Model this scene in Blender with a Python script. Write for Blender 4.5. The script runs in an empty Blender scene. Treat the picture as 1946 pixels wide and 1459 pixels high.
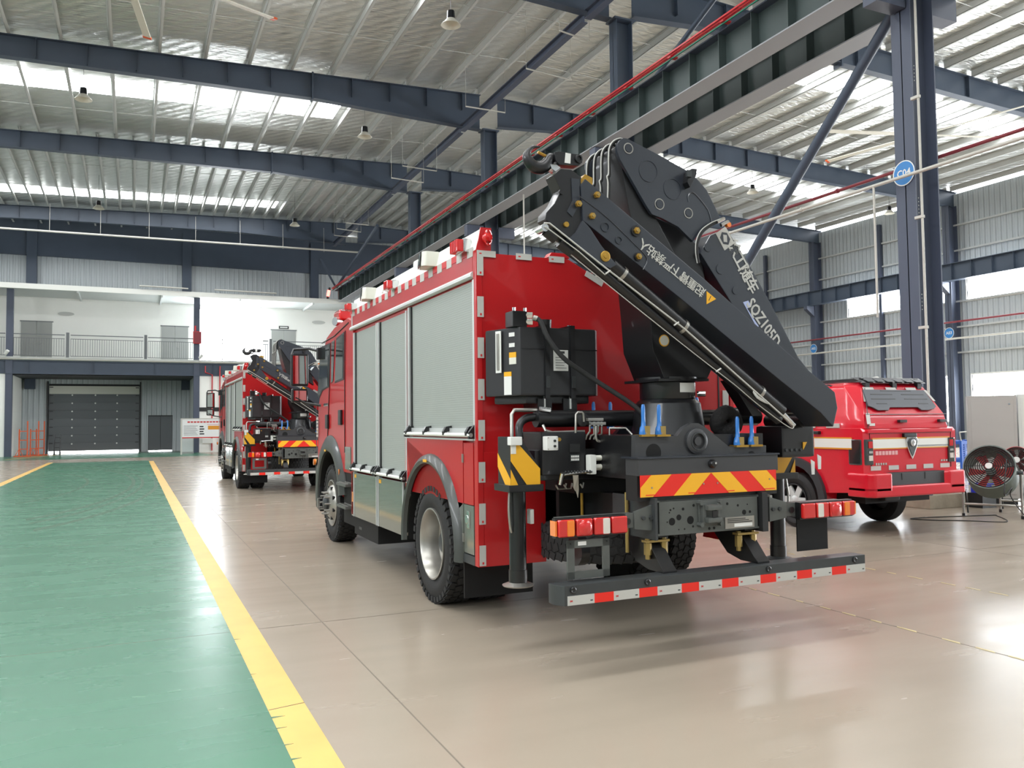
import bpy, bmesh, math, random
from mathutils import Vector, Matrix
random.seed(7)
R = math.radians; PI = math.pi
sc = bpy.context.scene
COL = sc.collection
# ---------------------------------------------------------------- camera
FPX, YAW, PIT, ROL, EYE = 1568.0, R(24.71), R(2.68), R(-.65), Vector((0, 0, 1.6))
_fw = Vector((math.sin(YAW)*math.cos(PIT), math.cos(YAW)*math.cos(PIT), math.sin(PIT)))
_rt = Vector((math.cos(YAW), -math.sin(YAW), 0)); _up = _rt.cross(_fw)
_rt, _up = math.cos(ROL)*_rt + math.sin(ROL)*_up, -math.sin(ROL)*_rt + math.cos(ROL)*_up
cd = bpy.data.cameras.new('camera'); cam = bpy.data.objects.new('camera', cd); COL.objects.link(cam)
cd.sensor_fit = 'HORIZONTAL'; cd.sensor_width = 36; cd.lens = 36*FPX/1946
cd.clip_start = .05; cd.clip_end = 400
cam.matrix_world = Matrix.Translation(EYE) @ Matrix((_rt, _up, -_fw)).transposed().to_4x4()
sc.camera = cam
# ---------------------------------------------------------------- world, exposure
w = bpy.data.worlds.new('overcast_sky'); sc.world = w; w.use_nodes = True
bg = w.node_tree.nodes['Background']; bg.inputs[0].default_value = (.93, .96, 1, 1); bg.inputs[1].default_value = 5.0
vs = sc.view_settings
vs.view_transform = 'Standard'; vs.look = 'None'; vs.gamma = 1; vs.use_curve_mapping = False
vs.exposure = 0.56
SKYLIGHT, PANE = 12.5, 18.0          # radiance of the daylit roof sheets and window panes
try:
    sc.cycles.max_bounces = 8; sc.cycles.diffuse_bounces = 5; sc.cycles.glossy_bounces = 3
    sc.cycles.sample_clamp_indirect = 6
except Exception: pass

def P(u, v, ax, val):
    """photo pixel -> point on the plane ax = val (the wall, floor or face the thing touches)"""
    d = (u-973)/FPX*_rt - (v-729.5)/FPX*_up + _fw
    i = 'xyz'.index(ax)
    return EYE + d*((val-EYE[i])/d[i])
# ---------------------------------------------------------------- materials
def lin(c):
    if isinstance(c, str):
        c = [int(c[i:i+2], 16)/255 for i in (0, 2, 4)]
        c = [x/12.92 if x <= .04045 else ((x+.055)/1.055)**2.4 for x in c]
    return (*c[:3], 1)
M = {}
def mat(name, col, rough=.5, metal=0, coat=0, noise=0, nscale=6, bump=0, bscale=40, emit=0, alpha=None, spec=.5, trans=0):
    m = bpy.data.materials.new(name); m.use_nodes = True; nt = m.node_tree
    b = nt.nodes['Principled BSDF']; c = lin(col)
    b.inputs['Base Color'].default_value = c; b.inputs['Roughness'].default_value = rough
    b.inputs['Metallic'].default_value = metal; b.inputs['Coat Weight'].default_value = coat
    b.inputs['Coat Roughness'].default_value = .06; b.inputs['Specular IOR Level'].default_value = spec
    b.inputs['Transmission Weight'].default_value = trans
    m.diffuse_color = c
    if emit:
        b.inputs['Emission Color'].default_value = c; b.inputs['Emission Strength'].default_value = emit
    tc = nt.nodes.new('ShaderNodeTexCoord')
    if noise:
        n = nt.nodes.new('ShaderNodeTexNoise'); n.inputs['Scale'].default_value = nscale; n.inputs['Detail'].default_value = 5
        nt.links.new(tc.outputs['Object'], n.inputs['Vector'])
        mx = nt.nodes.new('ShaderNodeMixRGB'); mx.blend_type = 'MULTIPLY'; mx.inputs[0].default_value = 1
        rp = nt.nodes.new('ShaderNodeMapRange'); rp.inputs[1].default_value = .3; rp.inputs[2].default_value = .7
        rp.inputs[3].default_value = 1-noise; rp.inputs[4].default_value = 1+noise*.4
        nt.links.new(n.outputs[0], rp.inputs[0]); nt.links.new(rp.outputs[0], mx.inputs[2])
        mx.inputs[1].default_value = c; nt.links.new(mx.outputs[0], b.inputs['Base Color'])
    if bump:
        n2 = nt.nodes.new('ShaderNodeTexNoise'); n2.inputs['Scale'].default_value = bscale; n2.inputs['Detail'].default_value = 4
        nt.links.new(tc.outputs['Object'], n2.inputs['Vector'])
        bp = nt.nodes.new('ShaderNodeBump'); bp.inputs['Strength'].default_value = bump; bp.inputs['Distance'].default_value = .02
        nt.links.new(n2.outputs[0], bp.inputs['Height']); nt.links.new(bp.outputs[0], b.inputs['Normal'])
    M[name] = m; return m
mat('red', (.42, .009, .011), .34, coat=.3, bump=.02, bscale=30, spec=.35)
mat('vent_pale', 'bcbdb8', .6)
mat('red_plain', (.52, .012, .016), .45)
mat('grey_green', (.115, .125, .105), .22, coat=.6)
mat('dark_trim', '3b3e3b', .42, coat=.15)
mat('tank', (.020, .020, .022), .36, coat=.2)
mat('black', (.006, .006, .007), .36, coat=.15)
mat('black_matte', (.007, .007, .007), .65, spec=.3)
mat('crane', (.024, .028, .037), .30, coat=.3)
mat('crane_grey', (.040, .041, .044), .4)
mat('rubber', (.013, .013, .013), .75, bump=.15, bscale=60)
mat('chassis', '3f4243', .42, metal=.3, noise=.12, nscale=9)
mat('frame_grey', '5b5e5b', .42, metal=.3, noise=.1, nscale=9)
mat('panel_grey', '4a4d54', .45)
mat('worn_yellow', 'b9a878', .5)
mat('chassis_dark', '1c1d1e', .5)
mat('alu', 'c9ccca', .38, metal=.35)
mat('shutter', '989d97', .45, metal=.2)
mat('chrome', 'dcdcdc', .16, metal=1)
mat('steel', 'a9a69f', .35, metal=.8, noise=.15)
mat('white', 'd9dad4', .45)
mat('tape_white', 'b5b4ae', .4)
mat('offwhite', 'cfcec2', .4)
mat('yellow', 'e0a51e', .4)
mat('chev_red', 'dc2619', .4)
mat('chev_yellow', 'e9ab22', .4)
mat('blue_cap', '2c6fb8', .3)
mat('brass', 'b08a3c', .35, metal=.7)
mat('zinc', 'a58d55', .35, metal=.6)
mat('lens_red', (.55, .012, .012), .12, coat=1)
mat('lens_orange', (.75, .18, .01), .15, coat=1)
mat('lens_white', 'cfc9c0', .15, coat=1)
mat('glass', (.02, .026, .026), .05, spec=.8, coat=.5)
mat('lamp_glass', 'aab3b0', .1, coat=1)
mat('mirror', 'e8ecec', .03, metal=1)
mat('sticker', 'd6d6d2', .5)
mat('ink', (.02, .02, .02), .6)
mat('ink_red', (.5, .02, .02), .6)
mat('girder', '3f4a59', .5, noise=.08, nscale=1.5)
mat('column_paint', '474e5e', .5, noise=.06, nscale=1.2)
mat('purlin', 'bcbebb', .5, metal=.1)
mat('flange_grey', '8f9296', .5)  # flange grey lightened: light from the floor below is put into the colour
mat('runway', '3b4746', .5, noise=.08, nscale=1.5)
mat('light_beam', '97a5a5', .5)
mat('busbar', (.50, .025, .03), .4)
mat('pipe_white', 'b9b7ae', .5)
mat('pipe_red', '7a2b33', .5)
mat('concrete', '9b917f', .85, noise=.2, nscale=5, bump=.3, bscale=20)
mat('wall_white', 'eeeee8', .8, noise=.03, nscale=.6)
mat('canopy', 'c4c8c6', .6)
mat('door_grey', '9a9c98', .5)
mat('door_dark', '5c6062', .55)
mat('rail', '5f6264', .5)
mat('orange', 'cc5420', .5)
mat('sign_blue', '2f77b5', .4)
mat('blue', '1f57b0', .45)
mat('cabinet', 'aeaaa4', .45, noise=.03, nscale=2)
mat('fan_body', '5f6a63', .5, noise=.1, nscale=6)
mat('fan_red', 'c04a4a', .5)
mat('cable', (.02, .02, .02), .6)
mat('lamp_white', 'c9c6b8', .5)
mat('floor_yellow', 'd8ac5c', .45, noise=.10, nscale=3)
mat('board_white', 'dcdcda', .5)
mat('pickup_red', (.58, .005, .020), .28, coat=.5, spec=.4)
mat('gold', 'd18a1c', .45)
mat('flare', '2a2b2e', .5)
def emis(name, col, s):
    m = bpy.data.materials.new(name); m.use_nodes = True; nt = m.node_tree; nt.nodes.clear()
    e = nt.nodes.new('ShaderNodeEmission'); e.inputs[0].default_value = lin(col); e.inputs[1].default_value = s
    o = nt.nodes.new('ShaderNodeOutputMaterial'); nt.links.new(e.outputs[0], o.inputs[0]); M[name] = m
emis('skylight', (.96, .98, 1), SKYLIGHT)
emis('pane', (.92, .96, 1), PANE)
emis('lamp_on', (1, .1, .08), 6)

def nodes_of(name):
    m = M[name]; return m.node_tree, m.node_tree.nodes['Principled BSDF']
def floor_mat(name, col, scale, rough, var):
    mat(name, col, rough, spec=.28); nt, b = nodes_of(name); L = nt.links
    g = nt.nodes.new('ShaderNodeNewGeometry')
    n1 = nt.nodes.new('ShaderNodeTexNoise'); n1.inputs['Scale'].default_value = scale; n1.inputs['Detail'].default_value = 8; n1.inputs['Roughness'].default_value = .6
    n2 = nt.nodes.new('ShaderNodeTexNoise'); n2.inputs['Scale'].default_value = scale*3; n2.inputs['Detail'].default_value = 3
    mp = nt.nodes.new('ShaderNodeMapping'); mp.inputs['Scale'].default_value = (.35, 1.6, 1); mp.inputs['Rotation'].default_value = (0, 0, .3)
    L.new(g.outputs['Position'], n1.inputs[0]); L.new(g.outputs['Position'], mp.inputs[0]); L.new(mp.outputs[0], n2.inputs[0])
    ad = nt.nodes.new('ShaderNodeMath'); ad.operation = 'ADD'; L.new(n1.outputs[0], ad.inputs[0]); L.new(n2.outputs[0], ad.inputs[1])
    mr = nt.nodes.new('ShaderNodeMapRange'); mr.inputs[1].default_value = .7; mr.inputs[2].default_value = 1.3; mr.inputs[3].default_value = 1-var; mr.inputs[4].default_value = 1+var
    L.new(ad.outputs[0], mr.inputs[0])
    mx = nt.nodes.new('ShaderNodeMixRGB'); mx.blend_type = 'MULTIPLY'; mx.inputs[0].default_value = 1; mx.inputs[1].default_value = lin(col)
    L.new(mr.outputs[0], mx.inputs[2]); L.new(mx.outputs[0], b.inputs['Base Color'])
    r2 = nt.nodes.new('ShaderNodeMapRange'); r2.inputs[1].default_value = .3; r2.inputs[2].default_value = .7; r2.inputs[3].default_value = rough-.03; r2.inputs[4].default_value = rough+.05
    L.new(n2.outputs[0], r2.inputs[0]); L.new(r2.outputs[0], b.inputs['Roughness'])
    bp = nt.nodes.new('ShaderNodeBump'); bp.inputs['Strength'].default_value = .015; bp.inputs['Distance'].default_value = .01
    L.new(n1.outputs[0], bp.inputs['Height']); L.new(bp.outputs[0], b.inputs['Normal'])
floor_mat('floor_concrete', '978c7d', .8, .23, .025)
floor_mat('floor_green', '43725a', .7, .26, .05)
# silver foil quilt under the roof sheets
mat('foil', 'e2e4e0', .33, metal=.75)
nt, b = nodes_of('foil')
g = nt.nodes.new('ShaderNodeNewGeometry')
n1 = nt.nodes.new('ShaderNodeTexNoise'); n1.inputs['Scale'].default_value = 4.5; n1.inputs['Detail'].default_value = 4; n1.inputs['Distortion'].default_value = .5
mp = nt.nodes.new('ShaderNodeMapping'); mp.inputs['Scale'].default_value = (.5, 2.2, 1)
wv = nt.nodes.new('ShaderNodeTexWave'); wv.inputs['Scale'].default_value = 1.1; wv.inputs['Distortion'].default_value = 1.5; wv.bands_direction = 'DIAGONAL'
ad = nt.nodes.new('ShaderNodeMath'); ad.operation = 'MULTIPLY_ADD'; ad.inputs[1].default_value = .25
nt.links.new(g.outputs['Position'], mp.inputs[0]); nt.links.new(mp.outputs[0], n1.inputs[0]); nt.links.new(g.outputs['Position'], wv.inputs[0])
nt.links.new(wv.outputs['Fac'], ad.inputs[0]); nt.links.new(n1.outputs[0], ad.inputs[2])
bp = nt.nodes.new('ShaderNodeBump'); bp.inputs['Strength'].default_value = .55; bp.inputs['Distance'].default_value = .14
nt.links.new(ad.outputs[0], bp.inputs['Height']); nt.links.new(bp.outputs[0], b.inputs['Normal'])
# corrugated wall sheet: vertical ribs as fine relief
mat('sheet', 'b0b6b8', .5, metal=.15)
nt, b = nodes_of('sheet')
g = nt.nodes.new('ShaderNodeNewGeometry'); sx = nt.nodes.new('ShaderNodeSeparateXYZ'); nt.links.new(g.outputs['Position'], sx.inputs[0])
a1 = nt.nodes.new('ShaderNodeMath'); a1.operation = 'ADD'; nt.links.new(sx.outputs[0], a1.inputs[0]); nt.links.new(sx.outputs[1], a1.inputs[1])
a2 = nt.nodes.new('ShaderNodeMath'); a2.operation = 'MULTIPLY'; a2.inputs[1].default_value = 2*PI/.3; nt.links.new(a1.outputs[0], a2.inputs[0])
a3 = nt.nodes.new('ShaderNodeMath'); a3.operation = 'SINE'; nt.links.new(a2.outputs[0], a3.inputs[0])
a4 = nt.nodes.new('ShaderNodeMath'); a4.operation = 'POWER'; a5 = nt.nodes.new('ShaderNodeMath'); a5.operation = 'MAXIMUM'; a5.inputs[1].default_value = 0
nt.links.new(a3.outputs[0], a5.inputs[0]); nt.links.new(a5.outputs[0], a4.inputs[0]); a4.inputs[1].default_value = .4
bp = nt.nodes.new('ShaderNodeBump'); bp.inputs['Strength'].default_value = .8; bp.inputs['Distance'].default_value = .05
nt.links.new(a4.outputs[0], bp.inputs['Height']); nt.links.new(bp.outputs[0], b.inputs['Normal'])
# ---------------------------------------------------------------- mesh helpers
def basis(d):
    d = Vector(d).normalized(); a = Vector((0, 0, 1)) if abs(d.z) < .9 else Vector((1, 0, 0))
    x = d.cross(a).normalized(); return x, d.cross(x).normalized(), d
class MB:
    def __init__(s): s.v = []; s.f = []; s.mi = []; s.cur = 0
    def add(s, vs, fs):
        o = len(s.v); s.v += [Vector(p) for p in vs]; s.f += [tuple(i+o for i in f) for f in fs]; s.mi += [s.cur]*len(fs); return s
    def m(s, i): s.cur = i; return s
    def box(s, x0, x1, y0, y1, z0, z1):
        return s.add([(x, y, z) for x in (x0, x1) for y in (y0, y1) for z in (z0, z1)],
                     [(0, 1, 3, 2), (4, 6, 7, 5), (0, 4, 5, 1), (2, 3, 7, 6), (0, 2, 6, 4), (1, 5, 7, 3)])
    def rbox(s, c, sx, sy, sz, mtx=None):
        ps = [Vector((x*sx/2, y*sy/2, z*sz/2)) for x in (-1, 1) for y in (-1, 1) for z in (-1, 1)]
        if mtx is not None: ps = [mtx @ p for p in ps]
        return s.add([Vector(c)+p for p in ps], [(0, 1, 3, 2), (4, 6, 7, 5), (0, 4, 5, 1), (2, 3, 7, 6), (0, 2, 6, 4), (1, 5, 7, 3)])
    def prism(s, poly, ext):
        n = len(poly); poly = [Vector(p) for p in poly]; ext = Vector(ext)
        s.add(poly+[p+ext for p in poly], [tuple(range(n)), tuple(range(2*n-1, n-1, -1))]+[(i, i+n, (i+1) % n+n, (i+1) % n) for i in range(n)])
        return s
    def cyl(s, p0, p1, r0, r1=None, n=16, caps=True):
        r1 = r0 if r1 is None else r1; p0 = Vector(p0); p1 = Vector(p1); x, y, d = basis(p1-p0)
        ring = lambda p, r: [p+(x*math.cos(2*PI*i/n)+y*math.sin(2*PI*i/n))*r for i in range(n)]
        fs = [(i, (i+1) % n, (i+1) % n+n, i+n) for i in range(n)]
        if caps: fs += [tuple(range(n-1, -1, -1)), tuple(range(n, 2*n))]
        return s.add(ring(p0, r0)+ring(p1, r1), fs)
    def lathe(s, o, d, prof, n=24, a0=0, a1=2*PI):
        """prof: list of (radius, height along d)"""
        o = Vector(o); x, y, d = basis(d); full = abs(a1-a0-2*PI) < 1e-6; m = n if full else n+1
        vs = [o+d*h+(x*math.cos(a0+(a1-a0)*i/n)+y*math.sin(a0+(a1-a0)*i/n))*r for (r, h) in prof for i in range(m)]
        fs = [(k*m+i, k*m+(i+1) % m, (k+1)*m+(i+1) % m, (k+1)*m+i) for k in range(len(prof)-1) for i in range(n)]
        return s.add(vs, fs)
    def tube(s, pts, r, n=8, closed=False):
        pts = [Vector(p) for p in pts]; k = len(pts); vs = []; px = None
        for i, p in enumerate(pts):
            a = pts[(i-1) % k] if (closed or i) else p; b = pts[(i+1) % k] if (closed or i < k-1) else p
            d = (b-a).normalized()
            if px is None: x, y, _ = basis(d)
            else:
                x = (px-d*px.dot(d)); x = x.normalized() if x.length > 1e-6 else basis(d)[0]; y = d.cross(x)
            px = x
            vs += [p+(x*math.cos(2*PI*j/n)+y*math.sin(2*PI*j/n))*r for j in range(n)]
        rng = k if closed else k-1
        fs = [(i*n+j, i*n+(j+1) % n, ((i+1) % k)*n+(j+1) % n, ((i+1) % k)*n+j) for i in range(rng) for j in range(n)]
        if not closed: fs += [tuple(range(n-1, -1, -1)), tuple(range((k-1)*n, k*n))]
        return s.add(vs, fs)
    def build(s, name, mats, parent=None, smooth=0, bevel=0, seg=2, kind=None, label=None):
        off = Vector((0, 0, 0)); q = parent
        while q is not None: off += q.location; q = q.parent
        me = bpy.data.meshes.new(name); me.from_pydata([p-off for p in s.v], [], s.f)
        if isinstance(mats, str): mats = [mats]
        for k in mats: me.materials.append(M[k])
        if any(s.mi): me.polygons.foreach_set('material_index', s.mi)
        b = bmesh.new(); b.from_mesh(me); bmesh.ops.recalc_face_normals(b, faces=b.faces)
        if bevel:
            ed = [e for e in b.edges if len(e.link_faces) == 2 and e.calc_face_angle(0) > R(35)]
            bmesh.ops.bevel(b, geom=ed, offset=bevel, segments=seg, affect='EDGES', profile=.7, clamp_overlap=True)
        b.to_mesh(me); b.free()
        if smooth or bevel:
            me.shade_smooth(); me.set_sharp_from_angle(angle=R(smooth or 40))
        o = bpy.data.objects.new(name, me); COL.objects.link(o); o.parent = parent
        if bevel:
            wnm = o.modifiers.new('weighted', 'WEIGHTED_NORMAL'); wnm.keep_sharp = True; wnm.weight = 80
        if kind: o['kind'] = kind
        if label: o['label'] = label
        return o
def thing(name, loc, label, cat, group=None):
    o = bpy.data.objects.new(name, None); COL.objects.link(o); o.location = loc; o.empty_display_size = .2
    o['label'] = label; o['category'] = cat
    if group: o['group'] = group
    return o
def tag(o, label, cat, group=None):
    o['label'] = label; o['category'] = cat
    if group: o['group'] = group
    return o
def clone(o, parent=None, shift=None):
    c = o.copy(); COL.objects.link(c); c.parent = parent
    if shift is not None: c.location = o.location + Vector(shift)
    for ch in [x for x in bpy.data.objects if x.parent is o] if False else list(o.children): clone(ch, c)
    return c
def box(name, m, parent, *a, bevel=0, kind=None, label=None):
    return MB().box(*a).build(name, m, parent, bevel=bevel, kind=kind, label=label)
_tc = {}
def text_obj(name, s, m, parent, origin, xdir, ydir, size, depth=.002, align='CENTER', sx=1, bold=0):
    """flat raised lettering; origin is the centre of the line"""
    key = (s, align, bold)
    if key not in _tc:
        cu = bpy.data.curves.new('lettering', 'FONT'); cu.body = s; cu.size = 1; cu.align_x = align; cu.align_y = 'CENTER'
        cu.resolution_u = 2; cu.extrude = .5; cu.offset = bold
        ob = bpy.data.objects.new('lettering_source', cu); COL.objects.link(ob)
        me = bpy.data.meshes.new_from_object(ob.evaluated_get(bpy.context.evaluated_depsgraph_get()))
        _tc[key] = ([v.co.copy() for v in me.vertices], [tuple(p.vertices) for p in me.polygons])
        bpy.data.objects.remove(ob); bpy.data.curves.remove(cu); bpy.data.meshes.remove(me)
    vs, fs = _tc[key]
    X = Vector(xdir).normalized(); Y = Vector(ydir); Y = (Y-X*Y.dot(X)).normalized(); Z = X.cross(Y); o = Vector(origin)
    b = MB(); b.add([o+X*(v.x*size*sx)+Y*(v.y*size)+Z*(v.z*depth*2) for v in vs], fs)
    return b.build(name, m, parent)
def arc(cy, cz, r, a0, a1, n):
    return [(cy+r*math.cos(a0+(a1-a0)*i/n), cz+r*math.sin(a0+(a1-a0)*i/n)) for i in range(n+1)]
def bez(p, n=10):
    """Catmull-Rom through the points"""
    p = [Vector(q) for q in p]; out = []
    for i in range(len(p)-1):
        a = p[max(i-1, 0)]; b = p[i]; c = p[i+1]; d = p[min(i+2, len(p)-1)]
        for k in range(n):
            t = k/n; out.append(.5*((2*b)+(c-a)*t+(2*a-5*b+4*c-d)*t*t+(3*b-a-3*c+d)*t**3))
    return out+[p[-1]]
mat('joint', '6f665a', .8)
# ================================================================ the hall
def struct(o, label=None, cat=None):
    o['kind'] = 'structure'
    if label: o['label'] = label
    if cat: o['category'] = cat
    return o
XW0, XW1, YF, YB = -14.6, 41.3, -18.0, 58.7
RX = 13.2
def zg(x): return 15.0-.036*abs(x-RX)          # top of the roof girders
# ---- floor
fl = struct(MB().box(XW0, XW1, YF, YB+3, -.3, 0).build('floor', 'floor_concrete'), 'polished beige concrete workshop floor with painted lane', 'floor')
e = .0012
def flat(name, m, pts, parent, z0=0, z1=e):
    return MB().prism([(x, y, z0) for x, y in pts], (0, 0, z1-z0)).build(name, m, parent)
LX0, LX1 = -3.30, .72
flat('green_lane', 'floor_green', [(LX0, YF), (LX1, YF), (LX1, 43), (LX0, 43)], fl)
flat('green_lane', 'floor_green', [(-12, 47.5), (4.3, 47.5), (3.2, 58), (-6, 58), (-12, 52)], fl)
yl = []
for k in range(60): yl.append((LX1-.01+random.uniform(-.012, .006), YF+k*1.0))
flat('yellow_line', 'floor_yellow', [(LX1-.012, YF), (.915, YF), (.915, 42.2), (LX1-.012, 42.2)], fl, e, 2*e)
flat('yellow_line', 'floor_yellow', [(-3.50, YF), (-3.29, YF), (-3.29, 43.5), (-3.50, 43.5)], fl, e, 2*e)
flat('yellow_line', 'floor_yellow', [(-6.0, 49.2), (-3.6, 56.5), (-3.45, 56.5), (-5.8, 49.2)], fl, e, 2*e)
flat('yellow_line', 'floor_yellow', [(-.9, 56.3), (-.5, 56.3), (-.5, 57.1), (-.9, 57.1)], fl, e, 2*e)
# worn notches where the green shows through the yellow line
for (yy, L, wd) in ((4.72, .06, .025), (4.55, .04, .012), (4.30, .03, .012), (4.1, .035, .02), (6.55, .035, .02), (3.95, .06, .015), (5.6, .02, .008)):
    flat('paint_chip', 'floor_green', [(LX1-.015, yy), (LX1+L, yy+wd*.4), (LX1-.015, yy+wd)], fl, 2*e, 3*e)
flat('line_joint', 'chassis_dark', [(.71, 4.86), (.915, 4.90), (.915, 4.907), (.71, 4.867)], fl, 2*e, 2.6*e)
for x in (1.415, 5.35, 9.3, 13.2, -7.4, 18, 24, 30):
    flat('slab_joint', 'joint', [(x-.004, YF), (x+.004, YF), (x+.004, YB), (x-.004, YB)], fl, 0, e*.9)
for y in (-5.2, .8, 6.82, 12.8, 18.8, 24.8, 30.8, 36.8, 42.8, 48.8):
    flat('slab_joint', 'joint', [(LX0 if False else -14, y-.003), (40, y-.003), (40, y+.003), (-14, y+.003)], fl, e, e*1.3)
for k in range(26):                                   # rubbed yellow dashes along the joint right of the trucks
    y = 2.6+k*.30+random.uniform(-.05, .05); L = random.uniform(.10, .2)
    flat('worn_dash', 'worn_yellow', [(5.345-.01, y), (5.345+.02, y+.03), (5.345+.016, y+L), (5.345-.004, y+L-.02)], fl, e, 2*e)
    if k < 18: flat('worn_dash', 'worn_yellow', [(7.14, y+1.4), (7.165, y+1.43), (7.16, y+1.4+L), (7.145, y+1.4+L)], fl, e, 2*e)
# tyre marks curving over the far lane
mat('tyre_mark', '3e5c48', .5, spec=.2)
mat('scuff', '9fbfa6', .6, spec=.2)
for k in range(26):
    sx0 = random.uniform(-1.6, .55); sy0 = random.uniform(3.6, 7.5); sa = random.uniform(-.5, .5); sl = random.uniform(.02, .09)
    d_ = Vector((math.cos(sa), math.sin(sa))); n_ = Vector((-d_.y, d_.x))*.0022; p_ = Vector((sx0, sy0))
    flat('paint_scuff', 'scuff', [tuple(p_), tuple(p_+d_*sl), tuple(p_+d_*sl+n_), tuple(p_+n_)], fl, e, e*1.3)
for r, wd in ((3.2, .10), (3.45, .08), (3.8, .10), (2.0, .08)):
    vs_ = []
    for i in range(25):
        t_ = R(-62+i*6); 
        for q in (r, r+wd): vs_.append((min(LX1-.06, -3.2+q*math.cos(t_)), 26.5+3.4*q*math.sin(t_), e*1.2))
    MB().add(vs_, [(2*i, 2*i+1, 2*i+3, 2*i+2) for i in range(24)]).build('tyre_mark', 'tyre_mark', fl)
# ---- ceiling: foil sheet, purlins
ce = MB()
for (xa, xb) in ((XW0, RX), (RX, XW1)):
    za, zb = zg(xa)+.27, zg(xb)+.27
    ce.add([(xa, YF, za), (xb, YF, zb), (xb, YB+1, zb), (xa, YB+1, za), (xa, YF, za+.12), (xb, YF, zb+.12), (xb, YB+1, zb+.12), (xa, YB+1, za+.12)],
           [(0, 1, 2, 3), (4, 7, 6, 5), (0, 4, 5, 1), (1, 5, 6, 2), (2, 6, 7, 3), (3, 7, 4, 0)])
ceil = struct(ce.build('ceiling', 'foil'), 'pitched roof lined with wrinkled silver foil over steel purlins', 'ceiling')
GY = [20.6, 30.7, 40.55, 54.1]
bays = [(-17.8, 10.5), (10.7, 20.5), (20.7, 30.6), (30.8, 40.45)]
pur = {}
def purlin(x, y0, y1):
    key = round(y1-y0, 3)
    if key not in pur:
        b = MB().box(-.012, .012, 0, y1-y0, 0, .25).box(-.012, .09, 0, y1-y0, 0, .02).box(-.075, .012, 0, y1-y0, .235, .25)
        o = b.build('purlin', 'purlin', ceil); pur[key] = o; first = True
    else:
        o = pur[key].copy(); COL.objects.link(o); o.parent = ceil
    o.location = (x, y0, zg(x)+.005)
n = 0; xs = [RX-.5-1.5*k for k in range(18)]+[RX+.5+1.5*k for k in range(19)]
for y0, y1 in bays:
    for x in xs: purlin(x, y0, y1)
for x in xs+[x+.75 for x in xs]:
    if -9 < x < 34: purlin(x, 40.65, 54.0)
for x in xs[:20]: purlin(x, 54.2, 58.6)
# thin tie rods between purlins
for y0, y1 in bays[1:]+[(40.65, 54)]:
    for t in (.33, .66):
        y = y0+(y1-y0)*t; b = MB()
        b.cyl((-9, y, zg(-9)+.06), (RX, y, zg(RX)+.06), .012, n=5).cyl((RX, y, zg(RX)+.06), (36, y, zg(36)+.06), .012, n=5)
        b.build('tie_rod', 'purlin', ceil)
# ---- skylights (translucent roof sheets)
wn = [0]
def window(label, b, m='pane', frame=None):
    wn[0] += 1
    o = struct(b.build('window_%d' % wn[0], m), label, 'window')
    return o
def skylight(xa, xb, y0, y1, label):
    za, zb = zg(xa)+.262, zg(xb)+.262
    b = MB().add([(xa, y0, za), (xb, y0, zb), (xb, y1, zb), (xa, y1, za)], [(0, 3, 2, 1)])
    window(label, b, 'skylight')
for y0, y1, s in ((-14, -12.4, 'behind the camera'), (-5, -3.4, 'behind the camera, nearer'), (4, 5.6, 'overhead'), (14.2, 15.8, 'ahead of the near girder'), (22.9, 24.4, 'between the second and third girders'), (34.1, 35.8, 'in the middle bay'), (50.6, 52.1, 'nearest the back wall')):
    skylight(-12.8, 7.9, y0, y1, 'bright translucent roof strip over the left aisle, '+s)
    skylight(20.2, 36.5, y0, y1, 'bright translucent roof strip over the right aisle, '+s)
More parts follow.
